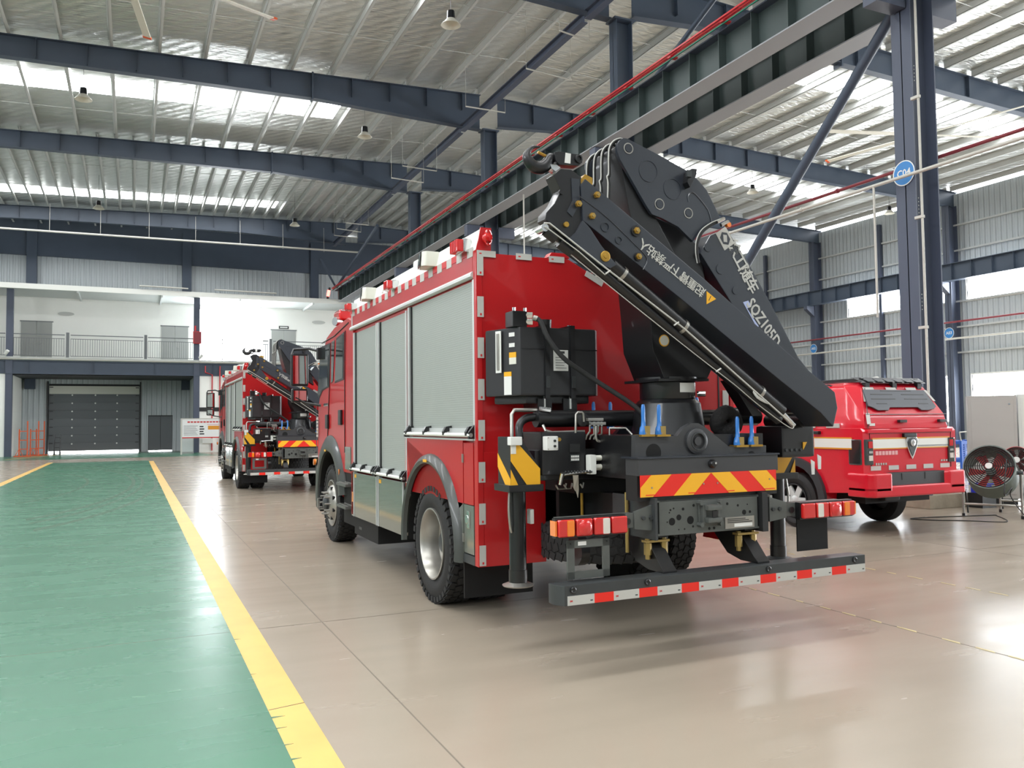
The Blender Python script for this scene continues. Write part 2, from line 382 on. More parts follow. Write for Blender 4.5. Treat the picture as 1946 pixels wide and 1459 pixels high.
# ---- roof girders
for gi, (gy, lab) in enumerate(zip(GY, ('nearest the camera, crossing the top edge', 'long tapered, second from the camera', 'third from the camera, above the far truck', 'farthest, above the mezzanine front'))):
    t = thing('roof_girder', (RX, gy, 13.5), 'dark grey tapered steel roof girder, '+lab, 'girder')
    xsL = [(XW0, .75), (-4, .72), (6, .92), (RX-.4, 1.42)]; xsR = [(RX+.4, 1.2), (16, .95), (22, .85), (XW1, .8)]
    for seg in (xsL, xsR):
        poly = [(x, gy-.007, zg(x)-.02) for x, d in seg]+[(x, gy-.007, zg(x)-d) for x, d in reversed(seg)]
        MB().prism(poly, (0, .014, 0)).build('web', 'girder', t)
        for (a, da), (b_, db) in zip(seg, seg[1:]):
            MB().add([(a, gy-.15, zg(a)-.02), (b_, gy-.15, zg(b_)-.02), (b_, gy+.15, zg(b_)-.02), (a, gy+.15, zg(a)-.02), (a, gy-.15, zg(a)), (b_, gy-.15, zg(b_)), (b_, gy+.15, zg(b_)), (a, gy+.15, zg(a))],
                     [(0, 1, 2, 3), (4, 7, 6, 5), (0, 4, 5, 1), (2, 6, 7, 3), (1, 5, 6, 2), (0, 3, 7, 4)]).build('top_flange', 'girder', t)
            za, zb = zg(a)-da, zg(b_)-db
            MB().add([(a, gy-.15, za-.02), (b_, gy-.15, zb-.02), (b_, gy+.15, zb-.02), (a, gy+.15, za-.02), (a, gy-.15, za), (b_, gy-.15, zb), (b_, gy+.15, zb), (a, gy+.15, za)],
                     [(0, 1, 2, 3), (4, 7, 6, 5), (0, 4, 5, 1), (2, 6, 7, 3), (1, 5, 6, 2), (0, 3, 7, 4)]).build('bottom_flange', 'girder', t)
    for x in (6.0, 22.0):
        box('splice_plate', 'girder', t, x-.03, x+.03, gy-.19, gy+.19, zg(x)-1.0, zg(x)+.03)
    for k in range(14):
        x = -7.5+k*1.5*1.0
        if abs(x-6) > .3 and x < 12.5: box('stiffener', 'girder', t, x-.006, x+.006, gy-.14, gy+.14, zg(x)-.70, zg(x)-.02)
    for k in range(8):
        x = 15.2+k*1.9; box('stiffener', 'girder', t, x-.006, x+.006, gy-.14, gy+.14, zg(x)-.80, zg(x)-.02)
# ---- middle row of columns
def ibeam_v(b, xc, yc, h, bf, z0, z1, tf=.025):
    b.box(xc-h/2, xc-h/2+tf, yc-bf/2, yc+bf/2, z0, z1).box(xc+h/2-tf, xc+h/2, yc-bf/2, yc+bf/2, z0, z1).box(xc-h/2, xc+h/2, yc-.01, yc+.01, z0, z1); return b
CX = 13.2
cl = []
for i, (cy, lab) in enumerate(((10.6, 'tall grey steel column with the round blue C04 sign'), (20.6, 'steel column standing next behind the C04 column'), (30.7, 'third steel column of the middle row, seen behind the near truck box'), (40.55, 'fourth steel column of the middle row, rising above the runway beam'))):
    t = thing('steel_column', (CX, cy, 0), lab, 'column'); cl.append(t)
    ibeam_v(MB(), CX+.02, cy, .62, .42, .35, 9.5).build('lower_shaft', 'column_paint', t)
    ibeam_v(MB(), CX, cy, .56, .40, 9.5, zg(CX)-1.42).build('upper_shaft', 'girder', t)
    box('cap_plate', 'girder', t, CX-.36, CX+.36, cy-.26, cy+.26, zg(CX)-1.47, zg(CX)-1.42)
    for s in (-1, 1): box('beam_bracket', 'column_paint', t, min(CX+s*.34, CX+s*1.05), max(CX+s*.34, CX+s*1.05), cy-.16, cy+.16, 9.15, 9.58)
    MB().prism([(CX-.5, cy-.45, 0), (CX+.6, cy-.45, 0), (CX+.6, cy+.5, 0), (CX-.5, cy+.5, 0)], (0, 0, .24)).build('concrete_plinth', 'concrete', t, bevel=.02)
    box('base_shroud', 'chassis_dark' if i == 0 else 'column_paint', t, CX-.36, CX+.36, cy-.25, cy+.25, .24, .52)
    if i == 0:
        x = CX-.29-.014
        b = MB().cyl((x, cy-.34, .5), (x, cy-.34, 9.3), .022, n=8).build('conduit', 'pipe_white', t)
        for z in (3.2, 5.2, 7.4): box('conduit_clip', 'pipe_white', t, x-.03, x+.03, cy-.37, cy-.2, z, z+.05)
        # web bolt holes
        for zz in (7.9, 5.4, 3.6):
            b = MB()
            for a in range(3):
                for c in range(5): b.cyl((CX-.05+a*.07, cy-.012, zz+c*.07), (CX-.05+a*.07, cy-.016, zz+c*.07), .012, n=6)
            b.build('bolt_row', 'white', t)
        for a in range(6):
            for c in range(3): MB().cyl((CX-.02+a*.055, cy-.251, .3+c*.055), (CX-.02+a*.055, cy-.256, .3+c*.055), .012, n=6).build('vent_hole', 'white', t)
# round signs
def disc_sign(name, loc, r, txt, face, label, parent=None):
    t = thing(name, loc, label, 'sign'); n = Vector(face)
    c = Vector(loc)
    MB().cyl(c, c+n*.006, r, n=28).build('plate', 'sign_blue', t)
    MB().lathe(c+n*.006, n, [(r, 0), (r, .002), (r*.92, .002), (r*.92, 0)], 28).build('rim', 'white', t)
    X = Vector((0, 0, 1)).cross(n); 
    text_obj('lettering', txt, 'white', t, c+n*.008, X, (0, 0, 1), r*.74, .002, bold=.012)
    return t
disc_sign('column_sign', (CX-.298, 10.62, P(1718, 329, 'x', CX-.298).z), .235, 'C04', (-1, 0, 0), 'round blue sign lettered C04 on the tall column')
# ---- crane runway beams
for xc, lab, side in ((12.41, 'dark green crane runway beam with stiffeners, left of the middle columns', -1), (13.99, 'parallel crane runway beam, right of the middle columns', 1)):
    t = thing('crane_runway_beam', (xc, 30, 9.6), lab, 'beam')
    ys = [5.5, 10.6, 20.6, 30.7, 40.55, 54.6]
    for a, b_ in zip(ys, ys[1:]):
        box('web', 'runway', t, xc-.008, xc+.008, a+.02, b_-.02, 9.63, 10.5)
        box('bottom_flange', 'flange_grey', t, xc-.28, xc+.28, a+.02, b_-.02, 9.60, 9.63)
        box('top_flange', 'girder', t, xc-.24, xc+.24, a+.02, b_-.02, 10.5, 10.53)
    y = 6.1
    st = None
    while y < 54.4:
        if st is None: st = box('stiffener', 'runway', t, xc-.22, xc+.22, y-.008, y+.008, 9.63, 10.5); y00 = y
        else:
            o = st.copy(); COL.objects.link(o); o.location = (0, y-y00, 0)
        y += 1.1
    MB().box(xc-.04, xc+.04, 5.5, 54.6, 10.53, 10.66).build('crane_rail', 'girder', t)
t = thing('conductor_busbar', (12.05, 30, 10.6), 'bright red crane conductor rails along the runway beam', 'busbar')
for k in range(3): MB().box(11.94+k*.05, 11.975+k*.05, 5.5, 54.5, 10.56+.035*(2-k), 10.60+.035*(2-k)).build('conductor', 'busbar', t)
for k in range(24): box('holder', 'busbar', t, 11.93, 12.16, 6.4+k*2, 6.52+k*2, 10.535, 10.57)
MB().box(11.98, 12.01, 5.5, 54.5, 10.50, 10.53).build('earth_strip', mat('green_strip', '17705a', .5) and 'green_strip', t)
# diagonal braces in the column row
def rod(name, p0, p1, r, m, label, cat, n=12, parent=None):
    o = MB().cyl(p0, p1, r, n=n).build(name, m, parent, smooth=40)
    return tag(o, label, cat)
rod('diagonal_brace', (13.2, 10.9, 9.45), (13.2, 20.3, .6), .11, 'girder', 'thick dark diagonal brace from the C04 column head', 'brace')
rod('diagonal_brace', (13.2, 20.4, 10.6), (13.2, 11.0, 14.2), .07, 'girder', 'dark diagonal brace above the runway beam, top right', 'brace')
t = thing('eaves_strut', (11.6, 30, 14), 'long grey strut crossing under the girders beside the middle columns', 'strut')
for a, b_ in ((10.6, 20.5), (20.7, 30.6), (30.8, 40.4), (40.7, 54)):
    MB().box(11.9, 12.12, a, b_, 13.36, 13.39).box(12.0, 12.02, a, b_, 13.39, 13.6).box(11.9, 12.12, a, b_, 13.6, 13.63).build('strut_bay', 'column_paint', t)
t = thing('end_bracing', (13.2, 54, 9), 'pair of dark crossing braces at the far end of the runway', 'brace')
MB().cyl((12.9, 46.6, 13.2), (12.3, 54.5, 10.75), .09).build('brace', 'girder', t); MB().cyl((11.2, 54.5, 12.6), (12.2, 54.5, 10.8), .07).build('brace', 'girder', t)
t = thing('warning_lamp', (11.7, 54.8, 9.9), 'glowing red warning lamp at the far runway end', 'lamp')
MB().cyl((11.7, 54.85, 9.75), (11.9, 54.85, 10.75), .07).build('housing', 'black', t); MB().cyl((11.76, 54.75, 10.15), (11.83, 54.75, 10.55), .10, n=10).build('lens', 'lamp_on', t)
# ---- pipes running down the hall beside the C04 column
def pipe_run(name, pts, r, m, label, clips=0):
    t = thing(name, pts[0], label, 'pipe')
    MB().tube(pts, r, 10).build('pipe', m, t, smooth=50)
    for k in range(clips):
        q = Vector(pts[0]).lerp(Vector(pts[-1]), (k+.5)/clips)
        MB().cyl(q-Vector((0, .02, 0)), q+Vector((0, .02, 0)), r*1.5, n=10).build('coupling', m, t)
    return t
pipe_run('air_pipe', [(12.72, 4, 6.0), (12.72, 40, 5.98)], .032, 'pipe_white', 'pale air pipe running past the C04 sign', 6)
pipe_run('sprinkler_pipe', [(13.75, 4, 6.5), (13.75, 40, 6.5)], .034, 'pipe_red', 'dark red pipe running behind the C04 column', 6)
pipe_run('drop_pipe', [(12.72, 11.15, 5.98), (12.72, 11.15, 3.5)], .022, 'pipe_white', 'thin pale pipe dropping beside the C04 column')
pipe_run('hanging_rod', [Vector((12.41, P(995, 375, 'x', 12.41).y, 9.6)), Vector((12.41, P(995, 375, 'x', 12.41).y, 4.0))], .025, 'pipe_white', 'thin pale hanging rod above the near truck roof')
t = thing('horizontal_pipe', (0, 53.2, 13), 'long pale pipe slung under the farthest girder', 'pipe')
MB().tube([(-9, 53.3, 12.75), (13.5, 53.3, 12.95)], .06, 8).build('pipe', 'pipe_white', t)
for k in range(8): MB().cyl((-7+k*2.6, 53.3, 12.8), (-7+k*2.6, 53.4, 14.4), .012, n=5).build('hanger', 'pipe_white', t)
for (u, v, u2, v2, yy, lab) in ((885, 202, 960, 214, 27.5, 'beside the third middle column'), (765, 315, 830, 325, 33, 'upper one above the far runway'), (744, 338, 805, 347, 35, 'lower one above the far runway'), (657, 423, 700, 428, 43, 'far one, topmost of three'), (635, 447, 680, 452, 49, 'far one, lowest of three'), (640, 434, 686, 441, 46, 'far one, middle of three'), (1063, 58, 1120, 78, 21.2, 'nearest, by the second middle column'), (1000, 130, 1085, 152, 24, 'between top lamp and second column')):
    a, b_ = P(u, v, 'y', yy), P(u2, v2, 'y', yy)
    t = thing('cable_hanger', a, 'short pale cable hanger rail slung under the roof, '+lab, 'hanger', 'cable hanger rails')
    MB().cyl(a, b_, .025, n=6).build('rail', 'pipe_white', t)
    for p in (a, b_): MB().cyl(p, (p.x, p.y, zg(p.x)+.275), .006, n=4).build('wire', 'pipe_white', t)
# ---- high bay lamps
def bay_lamp(x, y, z, label):
    t = thing('high_bay_lamp', (x, y, z), label, 'lamp')
    MB().cyl((x, y, z+.12), (x, y, z+.36), .13, .11, 16).build('driver_housing', 'black', t, smooth=40)
    MB().lathe((x, y, z+.14), (0, 0, -1), [(.12, 0), (.16, .05), (.27, .17), (.285, .19), (.26, .18), (.14, .06), (.0, .05)], 24).build('reflector', 'lamp_white', t, smooth=50)
    MB().cyl((x, y, z+.36), (x, y, zg(x)+.275), .008, n=5).build('cord', 'black', t)
bay_lamp(8.16, 21.63, 13.0, 'high bay lamp with white bell shade nearest the camera, top centre')
bay_lamp(8.25, 31.6, 13.0, 'high bay lamp hanging between the two long girders, right of the skylight')
bay_lamp(-1.65, 31.7, 13.0, 'high bay lamp in front of the big left skylight')
bay_lamp(8.3, 47.4, 13.0, 'small far high bay lamp in front of the farthest girder, right one')
bay_lamp(-1.7, 47.5, 13.0, 'small far high bay lamp in front of the farthest skylight, left one')
bay_lamp(28.1, 32.0, 13.0, 'high bay lamp under the right aisle roof beside the boom')
bay_lamp(38.1, 32.4, 13.0, 'high bay lamp under the right aisle roof next to the C04 column')
# ---- big ceiling fans
def hvls(hx, hy, z, r, a0, label):
    t = thing('ceiling_fan', (hx, hy, z), label, 'fan')
    MB().cyl((hx, hy, z-.15), (hx, hy, z+.25), .28, n=20).build('hub', 'lamp_white', t, smooth=40)
    MB().cyl((hx, hy, z+.25), (hx, hy, zg(hx)), .06).build('down_rod', 'lamp_white', t)
    for k in range(6):
        a = R(a0+60*k); d = Vector((math.cos(a), math.sin(a), 0)); s = Vector((-d.y, d.x, 0)); c = Vector((hx, hy, z))
        m3 = Matrix((d, s, Vector((0, 0, 1)))).transposed() @ Matrix.Rotation(R(12), 3, 'X')
        o = MB().rbox(c+d*(.25+(r-.25)/2), r-.25, .2, .03, m3).build('blade', 'lamp_white', t)
        MB().rbox(c+d*r, .1, .22, .05, m3).build('blade_tip', 'orange', o)
hvls(-.34, 20.9, 12.5, 3.95, 21, 'large white ceiling fan with orange blade tips, top left')
hvls(27.3, 21.6, 12.4, 3.95, 43, 'large white ceiling fan with orange blade tips behind the C04 column')
# ---- walls
wr = MB()
def wall_x(x, th, rects, y0, y1, z0, z1):
    """wall in a plane x = const with rectangular openings (ya, yb, za, zb)"""
    b = MB(); ysn = sorted({y0, y1, *[r[0] for r in rects], *[r[1] for r in rects]}); zsn = sorted({z0, z1, *[r[2] for r in rects], *[r[3] for r in rects]})
    for ya, yb in zip(ysn, ysn[1:]):
        for za, zb in zip(zsn, zsn[1:]):
            if not any(r[0] <= ya and yb <= r[1] and r[2] <= za and zb <= r[3] for r in rects): b.box(min(x, x+th), max(x, x+th), ya, yb, za, zb)
    return b
RW = 41.1
upper = [(-8, 9.2, 7.95, 9.55), (11.4, 19.6, 7.95, 9.55), (21.2, 30.1, 7.95, 9.55), (31.3, 38.3, 7.95, 9.55)]
lower = [(-8, 9.2, 1.4, 3.9), (11.4, 19.6, 1.4, 3.9), (21.2, 30.0, 1.4, 3.9), (31.1, 36, 1.4, 3.9)]
w_r = struct(wall_x(RW, .2, upper+lower, YF, YB, 0, 13.9).build('wall_right', 'sheet'), 'ribbed grey sheet side wall with window bands', 'wall')
for k, (a, b_, z0, z1) in enumerate(upper+lower):
    nm = ('upper' if z0 > 5 else 'lower')+' window band of the right wall, bay %s' % ('behind the camera', 'ahead', 'beside the grey cabinets', 'behind the C04 column')[k % 4]
    o = window('overexposed daylit '+nm, MB().box(RW+.08, RW+.10, a, b_, z0, z1))
    fr = MB(); 
    fr.box(RW-.04, RW+.12, a-.06, b_+.06, z0-.08, z0).box(RW-.04, RW+.12, a-.06, b_+.06, z1, z1+.08).box(RW-.04, RW+.12, a-.06, a, z0, z1).box(RW-.04, RW+.12, b_, b_+.06, z0, z1)
    fr.build('window_frame', 'white', o)
for z in (2.3+1.4*k for k in range(8)):
    if 7.9 < z < 9.6 or z < 3.95: continue
    box('girt', 'purlin', w_r, RW-.13, RW, YF, YB, z, z+.09)
for yk, txt, lab in ((20.6, 'A04', None), (30.7, 'A03', 'small round blue sign on the right wall column beside the windows'), (40.55, 'A02', 'small round blue sign on the far right wall column')):
    t = thing('steel_column', (40.6, yk, 0), 'grey wall column of the right aisle carrying sign '+txt if lab else 'grey wall column of the right aisle, nearest and mostly out of view', 'column')
    ibeam_v(MB(), 40.7, yk, .66, .42, 0, zg(40.7)-.8).build('shaft', 'column_paint', t)
    MB().prism([(40.36, yk-.15, 8.3), (39.75, yk-.15, 8.75), (39.75, yk-.15, 8.95), (40.36, yk-.15, 8.95)], (0, .3, 0)).build('beam_bracket', 'column_paint', t)
    if lab: disc_sign('column_sign', (40.36, yk, 6.2), .30, txt, (-1, 0, 0), lab)
t = thing('crane_runway_beam', (40, 30, 9), 'dark runway beam along the right wall below the window band tops', 'beam')
MB().box(39.78, 40.22, 10, 57, 8.95, 8.98).box(39.99, 40.01, 10, 57, 8.98, 9.85).box(39.82, 40.18, 10, 57, 9.85, 9.88).build('section', 'girder', t)
for k in range(40): box('stiffener', 'girder', t, 39.83, 40.17, 10.5+k*1.15, 10.52+k*1.15, 8.98, 9.85)
for yk in (35.6, 45.5, 50.5): MB().box(40.85, 41.05, yk-.1, yk+.1, 0, 13.3).build('wind_post', 'column_paint', w_r)
pipe_run('wall_pipe', [(40.2, 8, 6.75), (40.2, 50, 6.75)], .05, 'pipe_red', 'dark red pipe along the right wall above the signs')
pipe_run('wall_pipe', [(40.15, 8, 5.85), (40.15, 50, 5.85)], .05, 'pipe_white', 'pale pipe along the right wall below the signs')
upL = [upper[0], upper[3]]
w_l = struct(wall_x(XW0, -.2, upL, YF, YB, 0, 14.4).build('wall_left', 'sheet'), 'ribbed grey sheet side wall left of the camera', 'wall')
for k, (a, b_, z0, z1) in enumerate(upL): window('daylit %s window band of the left wall, bay %d' % ('upper' if z0 > 5 else 'lower', k % 4+1), MB().box(XW0-.12, XW0-.10, a, b_, z0, z1))  # glowing bands added out of view to light the hall from the left
w_f = MB()
for (xa, xb, za, zb) in ((XW0, -8, 0, 15.3), (-8, 8, 5.2, 15.3), (8, 20, 0, 15.3), (20, 32, 5.2, 15.3), (32, XW1, 0, 15.3)): w_f.box(xa, xb, YF-.2, YF, za, zb)
struct(w_f.build('wall_front', 'sheet'), 'ribbed grey sheet end wall behind the camera with open gateways', 'wall')
for gx0, gx1, lab in ((-8, 8, 'left'), (20, 32, 'right')): struct(MB().box(gx0, gx1, YF-.15, YF-.1, 0, 5.2).build('door_9%d' % (gx0 > 0), 'door_grey'), 'closed grey hall gate behind the camera, %s aisle' % lab, 'door')
# ---- back wall
wb = MB(); Y = 58.7
GD = (-4.75, .42, 0, 4.35); SD = (.93, 2.40, 0, 2.32)
wb.box(XW0, GD[0], Y, Y+.2, 0, 15.2).box(GD[0], GD[1], Y, Y+.2, 4.35, 15.2).box(GD[1], SD[0], Y, Y+.2, 0, 15.2).box(SD[0], SD[1], Y, Y+.2, 2.32, 15.2).box(SD[1], XW1, Y, Y+.2, 0, 15.2)
w_b = struct(wb.build('wall_back', 'sheet'), 'ribbed grey sheet gable wall at the far end', 'wall')
box('eaves_beam', 'girder', w_b, XW0, XW1, Y-.25, Y-.05, 12.3, 14.7)  # dark beam made taller to stand for the unlit roof above it
for x in (-5.75, 3.2, 11.6, 21, 30): box('gable_post', 'girder', w_b, x-.28, x+.28, Y-.4, Y, 4.0, 14.4)
gd = struct(thing('door_1', (-2.1, Y, 0), 'grey sectional garage door with rows of small studs', 'door'))
for k in range(8):
    z = .14+k*.51
    pn = MB().box(GD[0]+.02, GD[1]-.02, Y-.02, Y+.03, z, z+.507).build('door_panel', 'door_dark' if k < 7 else 'offwhite', gd, bevel=.01)
    if k < 7:
        for x in (-3.45, -2.15, -.9): MB().cyl((x, Y-.03, z+.44), (x, Y-.021, z+.44), .05, n=8).build('stud', 'white', pn)
for s in (GD[0]-.08, GD[1]): box('guide_rail', 'chassis_dark', gd, s, s+.08, Y-.12, Y+.02, 0, 4.5)
for k in range(8):
    for s in (GD[0]+.05, GD[1]-.25): box('hinge', 'black', gd, s, s+.2, Y-.05, Y-.02, .6+k*.5, .65+k*.5)
box('door_backing', 'chassis_dark', gd, GD[0]-.05, GD[1]+.05, Y+.22, Y+.24, 0, 4.6)  # hidden sheet added to block sky light between the door panels
window('strip of daylight under the garage door', MB().box(GD[0]+.05, GD[1]-.05, Y+.02, Y+.04, .0, .13))
sd = struct(thing('door_2', (1.65, Y, 0), 'dark double personnel door right of the garage door', 'door'))
for a, b_ in ((SD[0]+.03, 1.655), (1.675, SD[1]-.03)):
    lf = MB().box(a, b_, Y-.02, Y+.03, .06, 2.28).build('door_leaf', 'door_dark', sd)
box('door_backing', 'chassis_dark', sd, SD[0]-.05, SD[1]+.05, Y+.22, Y+.24, 0, 2.5)  # added behind the leaves to keep outside light from leaking in
box('door_frame', 'chassis_dark', sd, SD[0], SD[1], Y-.04, Y+.05, 2.28, 2.34)
window('thin daylight gap under the double door', MB().box(SD[0]+.04, SD[1]-.04, Y+.02, Y+.04, 0, .06))
# recess below the mezzanine
struct(MB().box(-6.35, -6.2, 54.2, Y, 0, 4.7).build('wall_recess_left', 'wall_white'), 'white side wall of the gate recess, left of the garage door', 'wall')
struct(MB().box(3.42, 3.57, 54.2, Y, 0, 4.7).build('wall_recess_right', 'canopy'), 'pale side wall of the gate recess, right of the double door', 'wall')
struct(MB().box(XW0, -6.5, 54.0, 54.15, 0, 4.7).build('wall_mezzanine_left', 'wall_white'), 'white wall below the mezzanine at the left edge', 'wall')
wml = struct(MB().box(3.7, 13.0, 54.0, 54.15, 0, 4.7).build('wall_mezzanine_right', 'wall_white'), 'white wall below the mezzanine behind the far truck', 'wall')
box('dark_band', 'chassis_dark', wml, 3.7, 13, 53.97, 54.0, 2.5, 2.75)
MB().tube([(4.05, 53.93, 5.3), (4.05, 53.93, 4.9), (4.45, 53.93, 4.75), (4.45, 53.93, .1)], .04).build('red_riser', 'busbar', wml); MB().tube([(4.9, 53.93, 5.3), (4.9, 53.93, .1)], .04).build('red_riser', 'busbar', wml)
box('meter_box', 'white', wml, 3.9, 4.5, 53.85, 54, .55, .85)
# mezzanine deck, railing, canopy
mz = struct(thing('mezzanine', (3, 54.1, 4.7), 'steel mezzanine gallery across the far end with railing', 'mezzanine'))
box('edge_beam', 'girder', mz, XW0, 13.0, 54.02, 54.06, 4.72, 5.42); box('beam_flange', 'girder', mz, XW0, 13.0, 53.92, 54.2, 4.68, 4.72); box('beam_flange', 'girder', mz, XW0, 13, 53.92, 54.2, 5.40, 5.44)
for k in range(8): box('beam_stiffener', 'girder', mz, -12+k*3.3, -11.98+k*3.3, 53.93, 54.1, 4.72, 5.4)
box('deck', 'canopy', mz, XW0, 13.0, 53.9, 58.5, 5.46, 5.62)
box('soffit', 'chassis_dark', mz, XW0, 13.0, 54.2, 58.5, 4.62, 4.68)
MB().tube([(XW0, 53.85, 5.52), (13, 53.85, 5.52)], .05).build('service_pipe', 'pipe_white', mz); MB().tube([(XW0, 53.8, 5.62), (13, 53.8, 5.62)], .02).build('service_pipe', 'vent_pale', mz)
for x in (-6.35, 3.55): box('gallery_column', 'column_paint', mz, x-.17, x+.17, 53.95, 54.25, 0, 9.5)
for a, b_ in ((-14, -6.55), (-6.15, -3.6), (-3.3, .55), (.8, 3.35), (3.75, 7.8), (8.1, 12.9)):
    rl = MB().box(a, b_, 53.97, 54.01, 6.93, 6.98).box(a, b_, 53.97, 54.01, 6.72, 6.75).box(a, b_, 53.97, 54.01, 5.72, 5.75).build('railing', 'rail', mz)
    b = MB(); x = a
    while x < b_: b.box(x, x+.02, 53.98, 54.0, 5.75, 6.72); x += .125
    b.build('balusters', 'rail', rl, kind='stuff')
for x in (-3.45, .68, 7.95): box('railing_post', 'rail', mz, x-.08, x+.08, 53.94, 54.04, 5.62, 7.1)
box('canopy_slab', 'canopy', mz, XW0, 13.0, 53.4, 58.5, 9.50, 9.72); box('canopy_edge', 'white', mz, XW0, 13, 53.36, 53.4, 9.46, 9.76)
for k in range(6): box('canopy_joist', 'canopy', mz, -12+k*4.5, -11.9+k*4.5, 53.5, 58, 9.36, 9.5)
for (xa, xb) in ((.3, 3.0), (4.5, 8.2)): MB().tube([(xa, 53.3, 9.95), (xb, 53.3, 9.93)], .04).build('tube_lamp', 'pipe_white', mz)
wg = MB().box(XW0, 3.9, 57.0, 57.15, 5.6, 9.5).box(7.9, 13.0, 57.0, 57.15, 5.6, 9.5).box(3.9, 7.9, 57, 57.15, 9.2, 9.5)
w_g = struct(wg.build('wall_gallery', 'wall_white'), 'white wall of the rooms on the mezzanine', 'wall')
window('overexposed glazed opening on the mezzanine', MB().box(3.9, 7.9, 57.1, 57.12, 5.62, 9.2))
box('window_mullion', 'white', w_g, 5.3, 5.36, 57.0, 57.08, 5.62, 9.2)
dn = 2
for xa, xb, lab in ((-6.12, -4.48, 'grey double door on the mezzanine, left one'), (1.63, 3.22, 'grey double door on the mezzanine beside the bright opening'), (8.45, 10.05, 'grey double door on the mezzanine under the exit sign'), (-9.5, -8, 'grey double door on the mezzanine at the left edge')):
    dn += 1; d = struct(thing('door_%d' % dn, (xa, 56.95, 5.62), lab, 'door')); xm = (xa+xb)/2
    for a, b_ in ((xa, xm-.01), (xm+.01, xb)): box('door_leaf', 'door_grey', d, a, b_, 56.95, 57.0, 5.64, 8.0)
    box('door_frame', 'rail', d, xa-.06, xb+.06, 56.97, 57, 8.0, 8.06); MB().cyl((xm+.1, 56.94, 6.7), (xm+.28, 56.9, 6.7), .02).build('door_handle', 'chrome', d)
t = thing('exit_sign', (9.25, 56.97, 8.2), 'small dark exit sign above the right mezzanine door', 'sign'); box('plate', 'chassis_dark', t, 8.93, 9.58, 56.95, 56.99, 8.12, 8.3); box('light_field', 'white', t, 9.0, 9.5, 56.945, 56.95, 8.17, 8.25)
for x, z, s in ((-3.75, 8.55, 'left'), (11.6, 8.65, 'right')):
    MBv = MB().prism([(x+.45*math.cos(2*PI*k/20), 57.0, z+.12*math.sin(2*PI*k/20)) for k in range(20)], (0, -.06, 0))
    tag(MBv.build('wall_vent', 'vent_pale'), 'flat oval pale fitting on the %s white mezzanine wall' % s, 'vent')
t = thing('hose_cabinet', (3.55, 53.8, 6.6), 'red fire box mounted on the mezzanine column', 'cabinet')
box('body', 'busbar', t, 3.33, 3.80, 53.72, 53.95, 6.65, 7.4, bevel=.02); box('door', 'pipe_red', t, 3.37, 3.76, 53.70, 53.72, 6.69, 7.36); MB().cyl((3.45, 53.85, 7.45), (3.45, 53.85, 7.75), .05).build('bell', 'busbar', t)
for x in (-6.5, 3.7):
    t = thing('security_camera', (x, 53.8, 5.5), 'white camera on the mezzanine column, %s' % ('left' if x < 0 else 'beside the red fire box'), 'camera'); MB().cyl((x, 53.6, 5.75), (x+.15, 53.5, 5.95), .09).build('body', 'white', t); MB().cyl((x, 53.9, 5.6), (x, 53.65, 5.8), .03).build('bracket', 'white', t)
# ================================================================ crane fire truck
XL, XR, XM, YR, YX = 2.45, 4.97, 3.71, 5.98, 10.08
def PX(u, v, x=XL): return P(u, v, 'x', x)
def PYs(pts, y): return [P(u, v, 'y', y) for u, v in pts]
tr = thing('fire_truck', (XM, 7.1, 0), 'red crane fire truck with grey roller shutters, nearest the camera', 'fire truck')
T = tr
# ---------- wheels
def tyre(b, yc, zc, x0, x1, r, rim, n=48, treads=True):
    """tyre about an axis along x between x0 and x1"""
    w = x1-x0; xm = (x0+x1)/2; h = .5*w
    prof = [(rim, -h*.72), (rim+.02, -h*.86), (rim+.10, -h), (r-.09, -h*.97), (r-.03, -h*.86), (r-.004, -h*.70), (r, -h*.3), (r, h*.3), (r-.004, h*.70), (r-.03, h*.86), (r-.09, h*.97), (rim+.10, h), (rim+.02, h*.86), (rim, h*.72)]
    b.lathe((xm, yc, zc), (1, 0, 0), prof, n)
    return b
def tread_blocks(b, yc, zc, x0, x1, r, n=40):
    xm = (x0+x1)/2; w = x1-x0
    for k in range(n):
        a = 2*PI*k/n
        for j in range(4):
            a2 = a+(PI/n if j % 2 else 0); xx = x0+w*(.16+.227*j)
            c = Vector((xx, yc+math.cos(a2)*(r+.004), zc+math.sin(a2)*(r+.004)))
            m3 = Matrix.Rotation(a2, 3, 'X') @ Matrix.Rotation(R(18 if j % 2 else -18), 3, 'Y')
            b.rbox(c, w*.19, .010, 2*PI*r/n*.78, m3)
    for k in range(n):                                 # shoulder lugs
        a = 2*PI*k/n
        for s in (-1, 1):
            c = Vector((xm+s*w*.425, yc+math.cos(a)*(r-.026), zc+math.sin(a)*(r-.026)))
            b.rbox(c, w*.11, .045, 2*PI*r/n*.6, Matrix.Rotation(a, 3, 'X'))
    return b
WR, WZ, RW_Y, FW_Y = .53, .525, 7.09, 11.45
